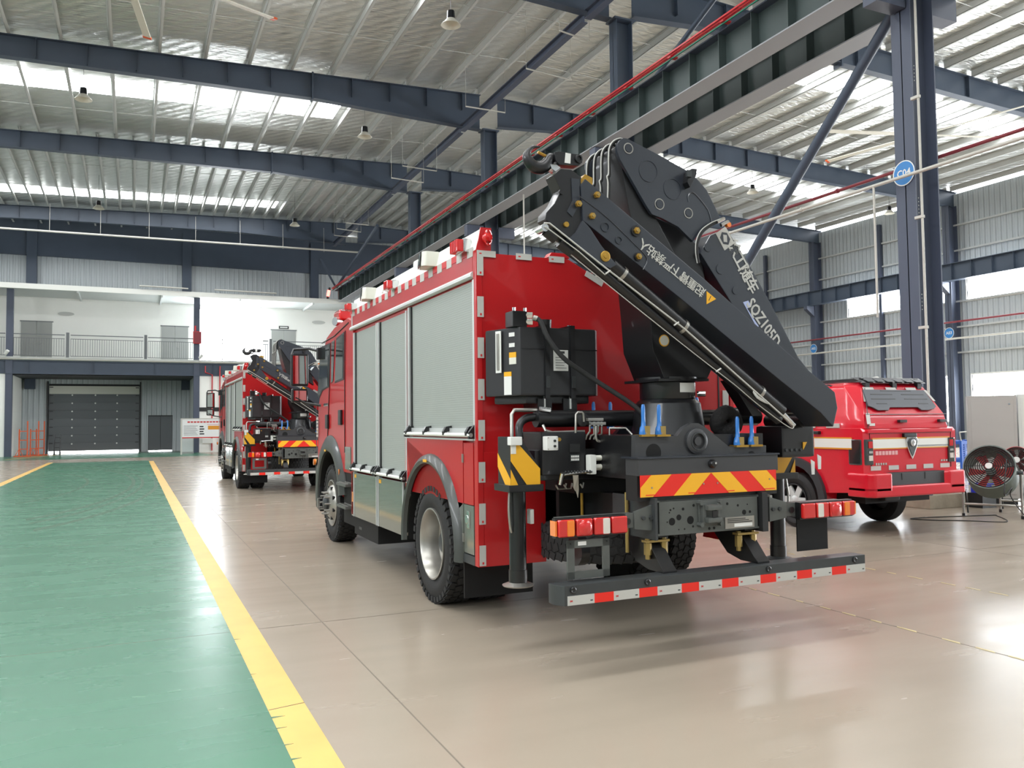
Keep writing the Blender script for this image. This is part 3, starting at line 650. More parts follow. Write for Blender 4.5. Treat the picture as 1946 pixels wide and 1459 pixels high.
def truck_wheel(xo, side, yc, kind):
    """side -1: outer face towards -x"""
    d = side; xi = xo-d*.30
    x0, x1 = min(xo, xi), max(xo, xi)
    w = tyre(MB(), yc, WZ, x0, x1, WR-.012, .30).build('wheel', 'rubber', T, smooth=35)
    tread_blocks(MB(), yc, WZ, x0, x1, WR-.012).build('tread', 'rubber', w)
    ax = Vector((d, 0, 0)); o = Vector((xo, yc, WZ))
    if kind == 'rear':
        MB().lathe(o, ax, [(.315, -.04), (.318, -.005), (.305, -.003), (.285, -.03), (.272, -.10), (.262, -.17), (.19, -.20), (.12, -.19), (.0, -.19)], 48).build('rim', 'steel', w, smooth=40)
        MB().lathe(o+ax*-.19, ax, [(.10, 0), (.10, .07), (.07, .09), (0, .09)], 20).build('hub', 'chassis', w, smooth=40)
        for k in range(10):
            a = 2*PI*k/10; c = o+ax*-.195+Vector((0, math.cos(a)*.155, math.sin(a)*.155)); MB().cyl(c, c+ax*.04, .017, n=6).build('wheel_nut', 'steel', w)
        for k in range(8):
            a = 2*PI*(k+.5)/8; c = o+ax*-.183+Vector((0, math.cos(a)*.222, math.sin(a)*.222)); MB().cyl(c, c+ax*.004, .024, n=10).build('hand_hole', 'black', w)
    else:
        MB().lathe(o, ax, [(.315, -.05), (.318, -.005), (.30, -.003), (.285, -.06), (.27, -.07), (.235, .0), (.17, .045), (.13, .05), (0, .05)], 48).build('rim', 'steel', w, smooth=40)
        MB().lathe(o+ax*.05, ax, [(.10, 0), (.10, .03), (.08, .05), (.05, .058), (0, .058)], 24).build('hub', 'chassis', w, smooth=40)
        for k in range(10):
            a = 2*PI*k/10; c = o+ax*.045+Vector((0, math.cos(a)*.15, math.sin(a)*.15)); MB().cyl(c, c+ax*.075, .016, .013, n=6).build('wheel_nut', 'steel', w)
        for k in range(8):
            a = 2*PI*(k+.5)/8; c = o+ax*.012+Vector((0, math.cos(a)*.215, math.sin(a)*.215)); MB().cyl(c-ax*.02, c+ax*.012, .026, n=10).build('hand_hole', 'black', w)
        cc = o+ax*.10; MB().tube([cc+Vector((0, .10, -.06)), cc+ax*.06+Vector((0, .10, -.06)), cc+ax*.06+Vector((0, .10, .06)), cc+Vector((0, .10, .06))], .008, 6).build('hub_bracket', 'steel', w)
    return w
truck_wheel(2.44, -1, RW_Y, 'rear'); truck_wheel(2.79, -1, RW_Y, 'rear')
truck_wheel(4.98, 1, RW_Y, 'rear'); truck_wheel(4.63, 1, RW_Y, 'rear')
truck_wheel(2.50, -1, FW_Y, 'front'); truck_wheel(4.92, 1, FW_Y, 'front')
MB().cyl((2.8, RW_Y, WZ), (4.6, RW_Y, WZ), .11, n=16).lathe((XM, RW_Y, WZ), (0, 1, 0), [(0, -.24), (.16, -.2), (.22, 0), (.16, .2), (0, .24)], 20).build('rear_axle', 'chassis_dark', T, smooth=40)
MB().cyl((2.8, FW_Y, .5), (4.6, FW_Y, .5), .08, n=12).build('front_axle', 'chassis_dark', T)
# ---------- chassis rails
for x in (3.30, 4.06): box('chassis_rail', 'chassis_dark', T, x-.03, x+.06, 4.76, 12.1, .80, 1.06)
box('underbody', 'black_matte', T, 3.04, 4.38, 5.5, 10.0, 1.06, 1.36)
box('rear_bulkhead', 'black_matte', T, 3.04, 4.38, 5.75, 5.8, .82, 1.50)
box('wheel_well', 'black_matte', T, 2.52, 4.9, 6.3, 7.95, 1.18, 1.36)
# ---------- box body
poly = [(XL+.03, 1.36), (XL+.03, 2.95), (3.29, 2.95), (4.93, 2.12), (4.93, 1.36)]
bd = MB().prism([(x, YR+.01, z) for x, z in poly], (0, .75, 0)).box(XL+.03, 4.93, YR+.76, YX-.02, 1.36, 2.95).build('body_box', 'red', T, bevel=.006)
box('rear_panel', 'red', T, XL+.051, 3.04, YR+.001, 6.46, .48, 1.37, bevel=.004)
box('rear_panel', 'red', T, 4.38, 4.80, YR, 6.3, .62, 1.37, bevel=.004)
box('side_panel', 'red', T, 4.93, XR, YR, YX, 1.36, 2.12)
MB().prism([(4.93, y, z) for y, z in [(YX, .5), (YX, 1.36), (YR, 1.36), (YR, .5), (6.42, .5)]+[(p, q) for p, q in arc(RW_Y, WZ, .68, PI, 0, 16)][::1]+[(7.78, .5)]], (.04, 0, 0)).build('side_panel', 'red', T)
# left side: posts, bands, frames
SH = [(6.06, 7.72, 1.56, 2.74), (7.84, 8.83, 1.12, 2.72), (8.93, 9.93, 1.12, 2.72)]
box('corner_post', 'red', T, XL, XL+.05, YR, 6.055, .48, 2.97, bevel=.008)
box('corner_post', 'red', T, XL, XL+.05, 9.98, YX, .5, 2.97, bevel=.008)
box('top_band', 'red', T, XL, XL+.05, 6.055, 9.98, 2.80, 2.965)
MB().prism([(XL, YR+.06, 2.755), (XL-.022, YR+.06, 2.765), (XL-.022, YR+.06, 2.785), (XL-.006, YR+.06, 2.805), (XL+.02, YR+.06, 2.805), (XL+.02, YR+.06, 2.755)], (0, YX-YR-.06, 0)).build('drip_rail', 'alu', T)
box('band_edge', 'alu', T, XL-.006, XL+.02, 9.995, 10.03, 2.80, 2.96)
def shutter(y0, y1, z0, z1, n_clip):
    sh = MB(); pitch = .019; n = int((z1-z0)/pitch)
    pts = []
    for k in range(n):
        z = z0+k*pitch
        pts += [(XL+.0262, z), (XL+.0254, z+.002), (XL+.0252, z+pitch*.5), (XL+.0254, z+pitch-.002)]
    pts.append((XL+.0262, z0+n*pitch))
    vs = [(x, yy, z) for x, z in pts for yy in (y0, y1)]
    o = sh.add(vs, [(2*i, 2*i+1, 2*i+3, 2*i+2) for i in range(len(pts)-1)]).build('roller_shutter', 'shutter', T)
    for yy in (y0-.034, y1): MB().box(XL-.004, XL+.04, yy, yy+.034, z0-.10, z1).build('guide_rail', 'alu', o, bevel=.006)
    box('rubber_seal', 'black', o, XL+.012, XL+.03, y1-.03, y1, z0, z1)
    box('bottom_rail', 'alu', o, XL+.0, XL+.035, y0, y1, z0-.07, z0)
    MB().cyl((XL-.035, y0-.03, z0-.055), (XL-.035, y1+.03, z0-.055), .017, n=12).build('handle_bar', 'white', o, smooth=40)
    for k in range(n_clip):
        yy = y0+.04+(y1-y0-.08)*k/(n_clip-1)
        MB().prism([(XL-.052, yy-.02, z0-.06), (XL-.055, yy-.02, z0-.03), (XL-.03, yy-.02, z0+.012), (XL+.02, yy-.02, z0+.02), (XL+.02, yy-.02, z0-.02), (XL-.02, yy-.02, z0-.032)], (0, .04, 0)).build('bar_clip', 'black', o)
    for yy in (y0-.03, y1+.0): MB().prism([(XL-.05, yy, z0-.085), (XL-.05, yy, z0-.03), (XL, yy, z0+.03), (XL, yy, z0-.085)], (0, .03, 0)).build('bar_bracket', 'black', o)
    return o
for (a, b_, c, d), nclip in zip(SH, (4, 3, 3)): shutter(a, b_, c, d, nclip)
# lower locker panels in glossy grey
for (y0, y1) in ((7.93, 8.86), (8.91, 9.95)):
    o = MB().box(XL, XL+.5, y0, y1, .49, 1.02).build('locker_panel', 'grey_green', T, bevel=.008)
    for yy in (y0, y1-.02): box('panel_edge', 'alu', o, XL-.006, XL+.02, yy, yy+.02, .49, 1.02)
    box('warning_sticker', 'yellow', o, XL-.003, XL, y1-.12, y1-.04, .96, 1.0)
box('locker_edge', 'grey_green', T, XL, XL+.4, 9.97, 10.06, .49, 1.02)
box('corner_marker', 'lens_orange', T, XL-.006, XL, 9.98, 10.03, .66, .78)
# fender panel with the wheel opening
AR = .70; ac = [(RW_Y+AR*math.cos(t), WZ+.02+AR*math.sin(t)) for t in [PI*k/20 for k in range(21)]]
up = [(6.07, .95)]+[p for p in ac if p[1] >= .95]+[(7.74, .95)] if False else None
def fender(z_lo, z_hi, m):
    for (ya, yb) in ((6.46, 7.88),):
        pass
arcp = [p for p in ac]
red_top = [(6.30, 1.46), (6.30, .95)]+[p for p in arcp if p[1] > .95]+[(7.86, .95), (7.86, 1.46)]
o = MB().prism([(XL, y, z) for y, z in red_top], (.04, 0, 0)).build('fender_panel', 'red', T)
box('fender_sill', 'alu', o, XL-.004, XL+.04, 6.06, 7.86, 1.46, 1.475)
gl = [(6.30, .95), (6.30, .55)]+[p for p in arcp if p[1] <= .95 and p[0] < RW_Y]
gl2 = [p for p in arcp if p[1] <= .95 and p[0] < RW_Y]
o = MB().prism([(XL, y, z) for y, z in [(6.30, .5), (6.30, .95)]+sorted(gl2, key=lambda p: -p[1])], (.04, 0, 0)).build('fender_panel', 'grey_green', T)
gl3 = [p for p in arcp if p[1] <= .95 and p[0] > RW_Y]
MB().prism([(XL, y, z) for y, z in [(7.90, .5), (7.90, .95)]+sorted(gl3, key=lambda p: -p[1])], (.04, 0, 0)).build('fender_panel', 'grey_green', T)
dr = MB().box(XL, XL+.03, 6.075, 6.285, .95, 1.44).build('locker_door', 'red', T, bevel=.004)
MB().box(XL, XL+.03, 6.075, 6.285, .56, .945).build('door_lower', 'grey_green', dr, bevel=.004)
box('sill', 'chassis', T, XL, XL+.05, 6.06, 6.42, .48, .55)
MB().cyl((XL-.003, 6.20, .83), (XL-.014, 6.20, .83), .036, n=16).box(XL-.010, XL, 6.15, 6.205, .76, .90).build('latch', 'chrome', dr, bevel=.006)
for z in (.64, 1.28): box('hinge', 'steel', dr, XL-.010, XL, 6.275, 6.305, z, z+.07)
# rounded wheel arch trim
sec = [(-.012, AR-.01), (-.05, AR), (-.06, AR+.03), (-.03, AR+.075), (0, AR+.085)]
vs = []; nA = 28
for k in range(nA+1):
    t = -.10+(PI+.20)*k/nA
    for dx, r in sec: vs.append((XL+dx, RW_Y+r*math.cos(t), WZ+.02+r*math.sin(t)))
m_ = len(sec)
tr_ = MB().add(vs, [(k*m_+j, k*m_+j+1, (k+1)*m_+j+1, (k+1)*m_+j) for k in range(nA) for j in range(m_-1)]).build('wheel_arch_trim', 'dark_trim', T, smooth=50)
box('arch_sticker', 'yellow', tr_, XL-.062, XL-.058, RW_Y-.05, RW_Y+.05, WZ+AR+.03, WZ+AR+.055)
vs = []
for k in range(25):
    t = -.1+(PI+.2)*k/24
    for dx in (0, .85): vs.append((XL+dx, RW_Y+(AR-.005)*math.cos(t), WZ+.02+(AR-.005)*math.sin(t)))
MB().add(vs, [(2*k, 2*k+1, 2*k+3, 2*k+2) for k in range(24)]).build('wheel_liner', 'black_matte', T, smooth=50)
box('mud_flap', 'black_matte', T, 2.48, 3.10, 6.36, 6.38, .17, .62)
sx_, sy_, sz_ = 3.50, 5.86, .66
sp = MB().lathe((sx_, sy_, sz_), (0, 0, 1), [(.30, -.11), (.32, -.13), (.40, -.15), (.47, -.14), (.505, -.11), (.515, -.05), (.515, .05), (.505, .11), (.47, .14), (.40, .15), (.32, .13), (.30, .11)], 48).build('spare_wheel', 'rubber', T, smooth=35)
b = MB()
for k in range(40):
    a = 2*PI*k/40
    for j in range(4):
        a2 = a+(PI/40 if j % 2 else 0); b.rbox((sx_+math.cos(a2)*.514, sy_+math.sin(a2)*.514, sz_-.10+.066*j), .012, .066, .058, Matrix.Rotation(a2, 3, 'Z') @ Matrix.Rotation(R(18 if j % 2 else -18), 3, 'X'))
b.build('tread', 'rubber', sp); MB().cyl((sx_, sy_, sz_-.1), (sx_, sy_, sz_+.1), .30, n=32).build('rim', 'chassis_dark', sp)
# ---------- white parapet with checker tape, lamps
pp = MB().prism([(XL+.002, YR+.01, 2.967), (XL+.04, YR+.01, 3.135), (XL+.075, YR+.01, 3.135), (XL+.05, YR+.01, 2.967)], (0, YX-YR-.02, 0)).build('roof_parapet', 'white', T)
MB().prism([(XR-.002, YR+.75, 2.967), (XR-.04, YR+.75, 3.135), (XR-.075, YR+.75, 3.135), (XR-.05, YR+.75, 2.967)], (0, YX-YR-.77, 0)).build('roof_parapet', 'white', T)
MB().prism([(XL+.002, YR, 2.965), (XL+.045, YR, 3.15), (XL+.135, YR, 3.15), (XL+.13, YR, 2.965)], (0, .02, 0)).build('parapet_end', 'red', T)
k = 0; y = YR+.06
while y < YX-.05:
    box('reflective_tape', 'tape_white' if k % 2 == 0 else 'red_plain', pp, XL-.004, XL+.002, y, y+.118, 2.945-.02*(k % 2 == 0), 3.0)
    y += .12; k += 1
def marker(y, z=3.05, s=1.0):
    o = MB().box(XL-.05, XL+.02, y-.10*s, y+.10*s, z-.055*s, z+.055*s).build('strobe_base', 'chrome', T, bevel=.012)
    MB().box(XL-.10, XL-.045, y-.085*s, y+.085*s, z-.05*s, z+.05*s).build('strobe_lens', 'lens_red', o, bevel=.012)
    for q in range(4): box('lens_rib', 'lens_red', o, XL-.104, XL-.10, y-.06*s+q*.04*s-.004, y-.06*s+q*.04*s+.004, z-.04*s, z+.04*s)
marker(6.22, 3.03); marker(8.20, 3.03, .85); marker(9.93, 3.03, .8)
MB().lathe((XL+.085, YR-.02, 3.06), (0, -1, 0), [(.04, 0), (.04, .03), (.03, .05), (0, .055)], 16).build('rear_beacon', 'lens_red', T, smooth=50)
MB().tube([(XL+.085+.028*math.cos(t), YR-.05, 3.06+.06*math.sin(t)) for t in [2*PI*q/16 for q in range(16)]], .008, 6, closed=True).build('beacon_ring', 'lens_red', T)
def worklight(y):
    z = 3.07; fp = [(XL+.03, y-.11), (XL-.09, y-.11), (XL-.125, y-.08), (XL-.075, y+.12), (XL+.03, y+.12)]
    o = MB().prism([(a, b_, z-.065) for a, b_ in fp], (.012, 0, .135)).build('work_light', 'offwhite', T, bevel=.012)
    f0, f1 = Vector((XL-.127, y-.07, 0)), Vector((XL-.080, y+.115, 0)); nn_ = Vector((-.97, .245, 0))
    def fpl(q, z0, z1, off): a = f0.lerp(f1, q)+nn_*off; b_ = f0.lerp(f1, 1-q)+nn_*off; return [(a.x, a.y, z0), (b_.x, b_.y, z0), (b_.x+.010, b_.y, z1), (a.x+.010, a.y, z1)]
    MB().prism(fpl(.0, z-.06, z+.065, .002), nn_*.008).build('lamp_rim', 'black', o); MB().prism(fpl(.09, z-.048, z+.052, .010), nn_*.003).build('lamp_glass', 'lamp_glass', o)
    MB().lathe((XL+.035, y-.02, z-.06), (-1, 0, 0), [(.17, -.02), (.17, 0), (0, .002)], 20, 0, PI).build('mount_plate', 'white', o)
worklight(7.05); worklight(9.15)
MB().tube([(XL+.01, 8.42, 3.0), (XL-.06, 8.42, 3.02), (XL-.07, 8.42, 2.98)], .012).build('parapet_hook', 'white', T)
box('tray', 'white', T, XL+.05, XL+.3, 7.35, 7.75, 2.96, 3.2, bevel=.03)
# ---------- rear wall reflective plates and marker strips
for (v0, v1) in ((487, 523), (563, 602), (641, 680), (720, 760), (798, 837), (878, 917), (957, 997), (1037, 1076)):
    z1, z0 = P(911, v0, 'y', YR).z, P(911, v1, 'y', YR).z
    pl = box('reflective_plate', 'tape_white', T, XL+.008, XL+.062, YR-.004, YR+.002, z0, z1)
    box('plate_mark', 'ink_red', pl, XL+.03, XL+.045, YR-.005, YR-.004, z0+.012, z0+.03)
for x0, x1 in ((XL+.008, 2.62), (2.80, 2.94), (3.10, 3.24)):
    pl = box('reflective_plate', 'tape_white', T, x0, x1, YR-.004, YR+.002, 2.915, 2.965)
    box('plate_mark', 'ink_red', pl, x0+.02, x0+.04, YR-.005, YR-.004, 2.935, 2.945)
for t0 in (.1, .32, .54, .76):
    a = Vector((3.29, YR-.004, 2.95)).lerp(Vector((4.93, YR-.004, 2.12)), t0); b_ = Vector((3.29, YR-.004, 2.95)).lerp(Vector((4.93, YR-.004, 2.12)), t0+.1); n_ = Vector((-.45, 0, -.89))*.05
    MB().prism([a, b_, b_+n_, a+n_], (0, .005, 0)).build('reflective_plate', 'tape_white', T)
for z0 in (1.45, 1.72, 1.98): box('reflective_plate', 'tape_white', T, 4.85, 4.91, YR-.004, YR+.006, z0, z0+.15)
box('panel_seam', 'black', T, 4.80, 4.815, YR+.005, YR+.012, 1.4, 2.15)
# ---------- oil tank
tk = [(2.50, 5.93), (2.63, 5.56), (3.28, 5.56), (3.33, 5.62), (3.33, 5.93)]
tn = MB().prism([(x, y, 1.80) for x, y in tk], (0, 0, .52)).prism([(2.56, 5.90, 1.74), (2.70, 5.62, 1.74), (3.25, 5.62, 1.74), (3.30, 5.90, 1.74)], (0, 0, .07)).build('oil_tank', 'tank', T, bevel=.02)
for x in (2.85, 3.07):
    MB().box(x-.02, x+.02, 5.545, 5.56, 1.78, 2.33).box(x-.02, x+.02, 5.545, 5.9, 2.325, 2.34).build('strap', 'black', tn); MB().box(x-.015, x+.015, 5.535, 5.55, 1.86, 1.95).build('strap_buckle', 'chassis', tn)
    MB().cyl((x, 5.6, 1.70), (x, 5.6, 1.80), .012, n=8).build('strap_bolt', 'chrome', tn); box('tank_foot', 'black', tn, x-.06, x+.06, 5.6, 5.85, 1.68, 1.78)
box('tank_seam', 'black', tn, 2.64, 3.29, 5.556, 5.561, 2.15, 2.158)
MB().cyl((2.93, 5.74, 2.32), (2.93, 5.74, 2.40), .05, .055, 20).build('filler_cap', 'black', tn, smooth=40)
MB().cyl((3.12, 5.7, 2.32), (3.12, 5.7, 2.36), .014).build('breather', 'chrome', tn)
box('valve_block', 'black', tn, 2.58, 2.70, 5.58, 5.72, 2.32, 2.44, bevel=.01)
for dz in (.0, .05): MB().cyl((2.70, 5.60, 2.36+dz), (2.745, 5.58, 2.36+dz), .025, n=6).build('fitting', 'chrome', tn)
for dx in (0, .09): MB().cyl((2.60+dx, 5.6, 2.44), (2.60+dx, 5.6, 2.465), .013, n=6).build('fitting', 'chrome', tn)
n_s = Vector((-.37, -.13, 0)).normalized()
def side_tag(name, m, t, z0, z1, wdt, off=.004):
    a = Vector((2.50, 5.93, 0)).lerp(Vector((2.63, 5.56, 0)), t); d = (Vector((2.63, 5.56, 0))-Vector((2.50, 5.93, 0))).normalized()
    p = a+n_s*off
    return MB().prism([(p.x, p.y, z0), ((p+d*wdt).x, (p+d*wdt).y, z0), ((p+d*wdt).x, (p+d*wdt).y, z1), (p.x, p.y, z1)], n_s*-.006).build(name, m, tn)
side_tag('sight_gauge', 'white', .36, 1.98, 2.30, .06, .02); side_tag('gauge_glass', 'steel', .40, 2.0, 2.28, .028, .026)
side_tag('label', 'sticker', .70, 2.25, 2.28, .06); side_tag('label', 'sticker', .70, 2.17, 2.20, .06)
side_tag('label', 'offwhite', .70, 2.04, 2.09, .075); side_tag('label', 'yellow', .70, 2.09, 2.13, .075); side_tag('label', 'sticker', .55, 1.81, 1.95, .08); side_tag('label', 'yellow', .55, 1.95, 1.985, .08)
lb = box('notice_plate', 'sticker', tn, 2.905, 3.03, 5.55, 5.556, 1.99, 2.15)
for q in range(5): box('notice_line', 'chassis', lb, 2.92, 3.015-.02*(q % 2), 5.549, 5.55, 2.01+q*.02, 2.014+q*.02)
box('notice_heading', 'chassis', lb, 2.93, 3.0, 5.549, 5.55, 2.122, 2.14)
hp = bez([(2.745, 5.57, 2.39), (2.79, 5.54, 2.36), (2.83, 5.48, 2.22), (2.93, 5.42, 2.07), (3.12, 5.36, 1.93), (3.38, 5.22, 1.73), (3.47, 5.15, 1.62)], 8)
hz = MB().tube(hp, .019, 10).build('suction_hose', 'rubber', T, smooth=50)
MB().tube(hp[:6], .022, 10).build('hose_ferrule', 'steel', hz, smooth=50)
# ---------- horizontal oil tube and control valves
MB().cyl((2.68, 5.42, 1.625), (4.75, 5.42, 1.625), .062, n=20).build('cross_tube', 'black', T, smooth=40)
MB().tube([(2.47, 5.38, 1.44), (2.47, 5.38, 1.66), (2.50, 5.40, 1.69), (2.70, 5.44, 1.69)], .014, 8).build('pipe', 'steel', T, smooth=50)
MB().tube(bez([(2.55, 5.42, 1.48), (2.56, 5.44, 1.58), (2.62, 5.45, 1.63), (2.72, 5.44, 1.64)], 6), .03, 8).build('hose', 'black', T, smooth=50)
MB().tube([(2.70, 5.34, 1.58), (2.71, 5.32, 1.54), (2.76, 5.31, 1.525), (3.02, 5.30, 1.53)], .011, 8).build('pipe', 'steel', T)
MB().cyl((2.70, 5.4, 1.70), (2.78, 5.37, 1.69), .018, n=6).build('fitting', 'chrome', T)
box('control_box', 'black', T, 2.66, 3.02, 5.28, 5.7, 1.22, 1.53, bevel=.012)
sw = box('switch_box', 'sticker', T, 2.665, 2.755, 5.21, 5.28, 1.40, 1.50, bevel=.008)
for z in (1.43, 1.468): MB().cyl((2.725, 5.21, z), (2.725, 5.20, z), .009, n=10).build('knob', 'black', sw)
for x in (2.675, 2.745):
    for z in (1.41, 1.49): MB().cyl((x, 5.21, z), (x, 5.207, z), .004, n=6).build('screw', 'steel', sw)
MB().cyl((2.80, 5.28, 1.475), (2.80, 5.275, 1.475), .014, n=12).build('badge', 'brass', T)
nb = box('name_plate', 'chassis', T, 2.885, 2.96, 5.27, 5.28, 1.315, 1.365)
for q in range(5):
    for h in range(2): box('plate_legend', 'sticker', nb, 2.89+q*.0135, 2.90+q*.0135, 5.268, 5.27, 1.32+h*.022, 1.335+h*.022)
box('rating_plate', 'chassis_dark', T, 2.88, 2.965, 5.272, 5.28, 1.38, 1.44)
MB().lathe((3.00, 5.30, 1.615), (0, -1, 0), [(.05, 0), (.05, .02), (.043, .025), (0, .025)], 24).build('pressure_gauge', 'chassis_dark', T, smooth=40)
MB().tube([(2.935, 5.28, 1.52), (2.935, 5.27, 1.655), (2.95, 5.27, 1.67), (2.985, 5.27, 1.67), (2.995, 5.27, 1.66), (3.0, 5.27, 1.60)], .009, 8).build('pipe', 'steel', T, smooth=50)
for (x0, x1, z) in ((3.02, 3.15, 1.605), (3.04, 3.17, 1.575)): box('manifold', 'steel', T, x0, x1, 5.24, 5.30, z, z+.022, bevel=.004)
for q, x in enumerate((3.05, 3.085, 3.12, 3.15)):
    MB().cyl((x, 5.27, 1.60), (x, 5.27, 1.57), .012, n=6).build('fitting', 'chrome', T)
    MB().tube([(x, 5.27, 1.58), (x, 5.27, 1.53-.02*(q % 2)), (x-.015, 5.29, 1.50), (x-.02, 5.3, 1.47)], .008, 8).build('pipe', 'steel', T, smooth=50)
MB().tube(bez([(3.09, 5.25, 1.57), (3.09, 5.25, 1.48), (3.12, 5.25, 1.455), (3.23, 5.25, 1.45), (3.26, 5.25, 1.43), (3.26, 5.25, 1.27), (3.24, 5.25, 1.245), (3.12, 5.25, 1.25)], 5), .010, 8).build('pipe', 'steel', T, smooth=50)
box('relay_block', 'steel', T, 3.14, 3.24, 5.22, 5.3, 1.46, 1.50, bevel=.004)
MB().tube([(3.21, 5.26, 1.50), (3.21, 5.26, 1.55), (3.34, 5.24, 1.55), (3.37, 5.2, 1.50)], .009, 8).build('pipe', 'steel', T, smooth=50)
sv = box('solenoid_valve', 'white', T, 3.01, 3.06, 5.2, 5.27, 1.22, 1.36, bevel=.008)
for z in (1.27, 1.335): MB().cyl((3.06, 5.24, z), (3.12, 5.24, z), .02, n=12).build('coil', 'offwhite', sv, smooth=40)
MB().tube(bez([(3.12, 5.24, 1.34), (3.17, 5.24, 1.32), (3.16, 5.25, 1.26), (3.09, 5.26, 1.25)], 5), .006, 6).build('wire', 'sticker', T)
lv = MB().tube([(2.76, 5.2, 1.22), (2.90, 5.2, 1.235), (3.02, 5.2, 1.24)], .010, 8).build('lever_shaft', 'chrome', T)
for q in range(9): MB().cyl((2.80+q*.025, 5.2, 1.23), (2.80+q*.025, 5.19, 1.25), .007, n=6).build('lever_knuckle', 'chassis', lv)
MB().cyl((2.77, 5.22, 1.16), (2.77, 5.18, 1.24), .016).build('lever_end', 'chrome', lv)
mat('rag', '8c8577', .9)
MB().prism([(2.86, 5.19, 1.22), (2.90, 5.185, 1.22), (2.905, 5.19, 1.12), (2.895, 5.185, 1.06), (2.885, 5.19, 1.10), (2.865, 5.185, 1.12)], (0, .006, 0)).build('cable_tie', 'rag', T)
for q in range(4): MB().tube([(2.88+q*.07, 5.5, 1.13), (2.90+q*.07, 5.5, 1.10), (2.96+q*.05, 5.5, 1.10), (2.97+q*.05, 5.5, 1.14)], .007, 6).build('pipe', 'steel', T)
MB().cyl((3.16, 5.6, .85), (3.16, 5.6, 1.2), .012, n=8).build('copper_pipe', 'brass', T); MB().cyl((3.17, 4.98, .68), (3.17, 4.98, 1.1), .014, n=8).build('stud_bolt', 'zinc', T)
# ---------- outriggers
def outrigger(s, jx):
    sx = lambda d: jx+s*d
    q = MB().prism([(sx(-.10), 5.30, 1.50), (sx(-.10), 5.30, 1.15), (sx(.13), 5.30, 1.15), (sx(.13), 5.30, 1.28), (sx(-.02), 5.30, 1.50)], (0, .22, 0)).build('outrigger_head', 'black', T, bevel=.008)
    for (p) in ([(-.10, 1.15), (-.04, 1.15), (-.10, 1.27)], [(.03, 1.15), (.13, 1.15), (.13, 1.27), (-.06, 1.47), (-.10, 1.47), (-.10, 1.33)]):
        MB().prism([(sx(x), 5.297, z) for x, z in p], (0, -.003, 0)).build('hazard_stripe', 'yellow', q)
    MB().prism([(sx(-.102), 5.30, 1.20), (sx(-.102), 5.52, 1.38), (sx(-.102), 5.52, 1.28), (sx(-.102), 5.38, 1.15), (sx(-.102), 5.30, 1.15)], (.002, 0, 0)).build('hazard_stripe', 'yellow', q)
    box('safety_label', 'sticker', q, min(sx(-.10), sx(-.06)), max(sx(-.10), sx(-.06)), 5.290, 5.294, 1.38, 1.44)
    box('head_flange', 'black', q, min(sx(-.12), sx(.15)), max(sx(-.12), sx(.15)), 5.28, 5.55, 1.11, 1.16, bevel=.006)
    MB().cyl((jx, 5.41, .52), (jx, 5.41, 1.12), .062, n=24).cyl((jx, 5.41, .46), (jx, 5.41, .55), .067, n=24).build('jack_leg', 'black', T, smooth=40)
    MB().lathe((jx, 5.41, .435), (0, 0, 1), [(0, 0), (.11, 0), (.115, .008), (.06, .03), (.05, .05), (0, .05)], 24).build('jack_foot', 'steel' if s > 0 else 'chassis', T, smooth=40)
    MB().tube(bez([(sx(-.075), 5.38, 1.10), (sx(-.085), 5.37, .98), (sx(-.075), 5.37, .86), (sx(-.06), 5.38, .82)], 5), .009, 6).build('pipe', 'steel', T, smooth=50)
    box('level_box', 'tape_white', T, min(sx(.085), sx(.115)), max(sx(.085), sx(.115)), 5.37, 5.43, .87, .975, bevel=.008)
    box('strut_box', 'sticker', T, min(sx(-.11), sx(-.02)), max(sx(-.11), sx(-.02)), 5.27, 5.33, 1.44, 1.50, bevel=.008)
outrigger(1, 2.52); outrigger(-1, 4.93)
box('outrigger_beam', 'black', T, 2.62, 4.83, 5.32, 5.55, 1.18, 1.40, bevel=.01)
bx_ = box('valve_case', 'black', T, 4.62, 4.96, 5.0, 5.3, 1.30, 1.55, bevel=.03); box('amber_reflector', 'lens_orange', bx_, 4.965, 4.975, 5.02, 5.1, 1.36, 1.46)
for q in range(4): MB().cyl((4.66+q*.05, 5.0, 1.36), (4.66+q*.05, 4.99, 1.36), .012, n=8).build('plug', 'chassis', bx_)
MB().prism([(4.83, 4.99, 1.36), (4.87, 4.99, 1.42), (4.83, 4.99, 1.42)], (0, .006, 0)).build('hazard_stripe', 'yellow', bx_)
for (x, z) in ((4.92, 1.16), (4.99, 1.2)): MB().prism([(x, 5.0, z), (x+.03, 5.0, z), (x+.035, 5.0, z+.10), (x-.005, 5.0, z+.12)], (0, .004, 0)).build('paper_tag', 'sticker', T)
# ---------- crane base
pf = PYs([(1207, 872), (1207, 826), (1287, 828), (1300, 812), (1314, 804), (1328, 804), (1342, 813), (1385, 848), (1456, 846), (1456, 872)], 4.78)
bp_ = MB().prism(pf, (0, .05, 0)).build('base_plate', 'crane_grey', T, bevel=.004)
MB().prism([(p.x, 5.6, p.z) for p in pf], (0, .05, 0)).build('base_plate', 'crane', T)
box('base_frame', 'black', T, 3.12, 4.28, 4.83, 5.6, 1.20, 1.50)
hc = P(1322, 838, 'y', 4.78)
MB().lathe(hc, (0, -1, 0), [(.09, -.01), (.09, .02), (.075, .03), (.06, .03), (.06, .015), (.03, .015), (.03, .03), (0, .03)], 32).build('pivot_boss', 'crane_grey', bp_, smooth=40)
MB().lathe(hc, (0, -1, 0), [(.062, .03), (.062, .036), (.055, .036), (.055, .03)], 32).build('retaining_ring', 'chassis', bp_)
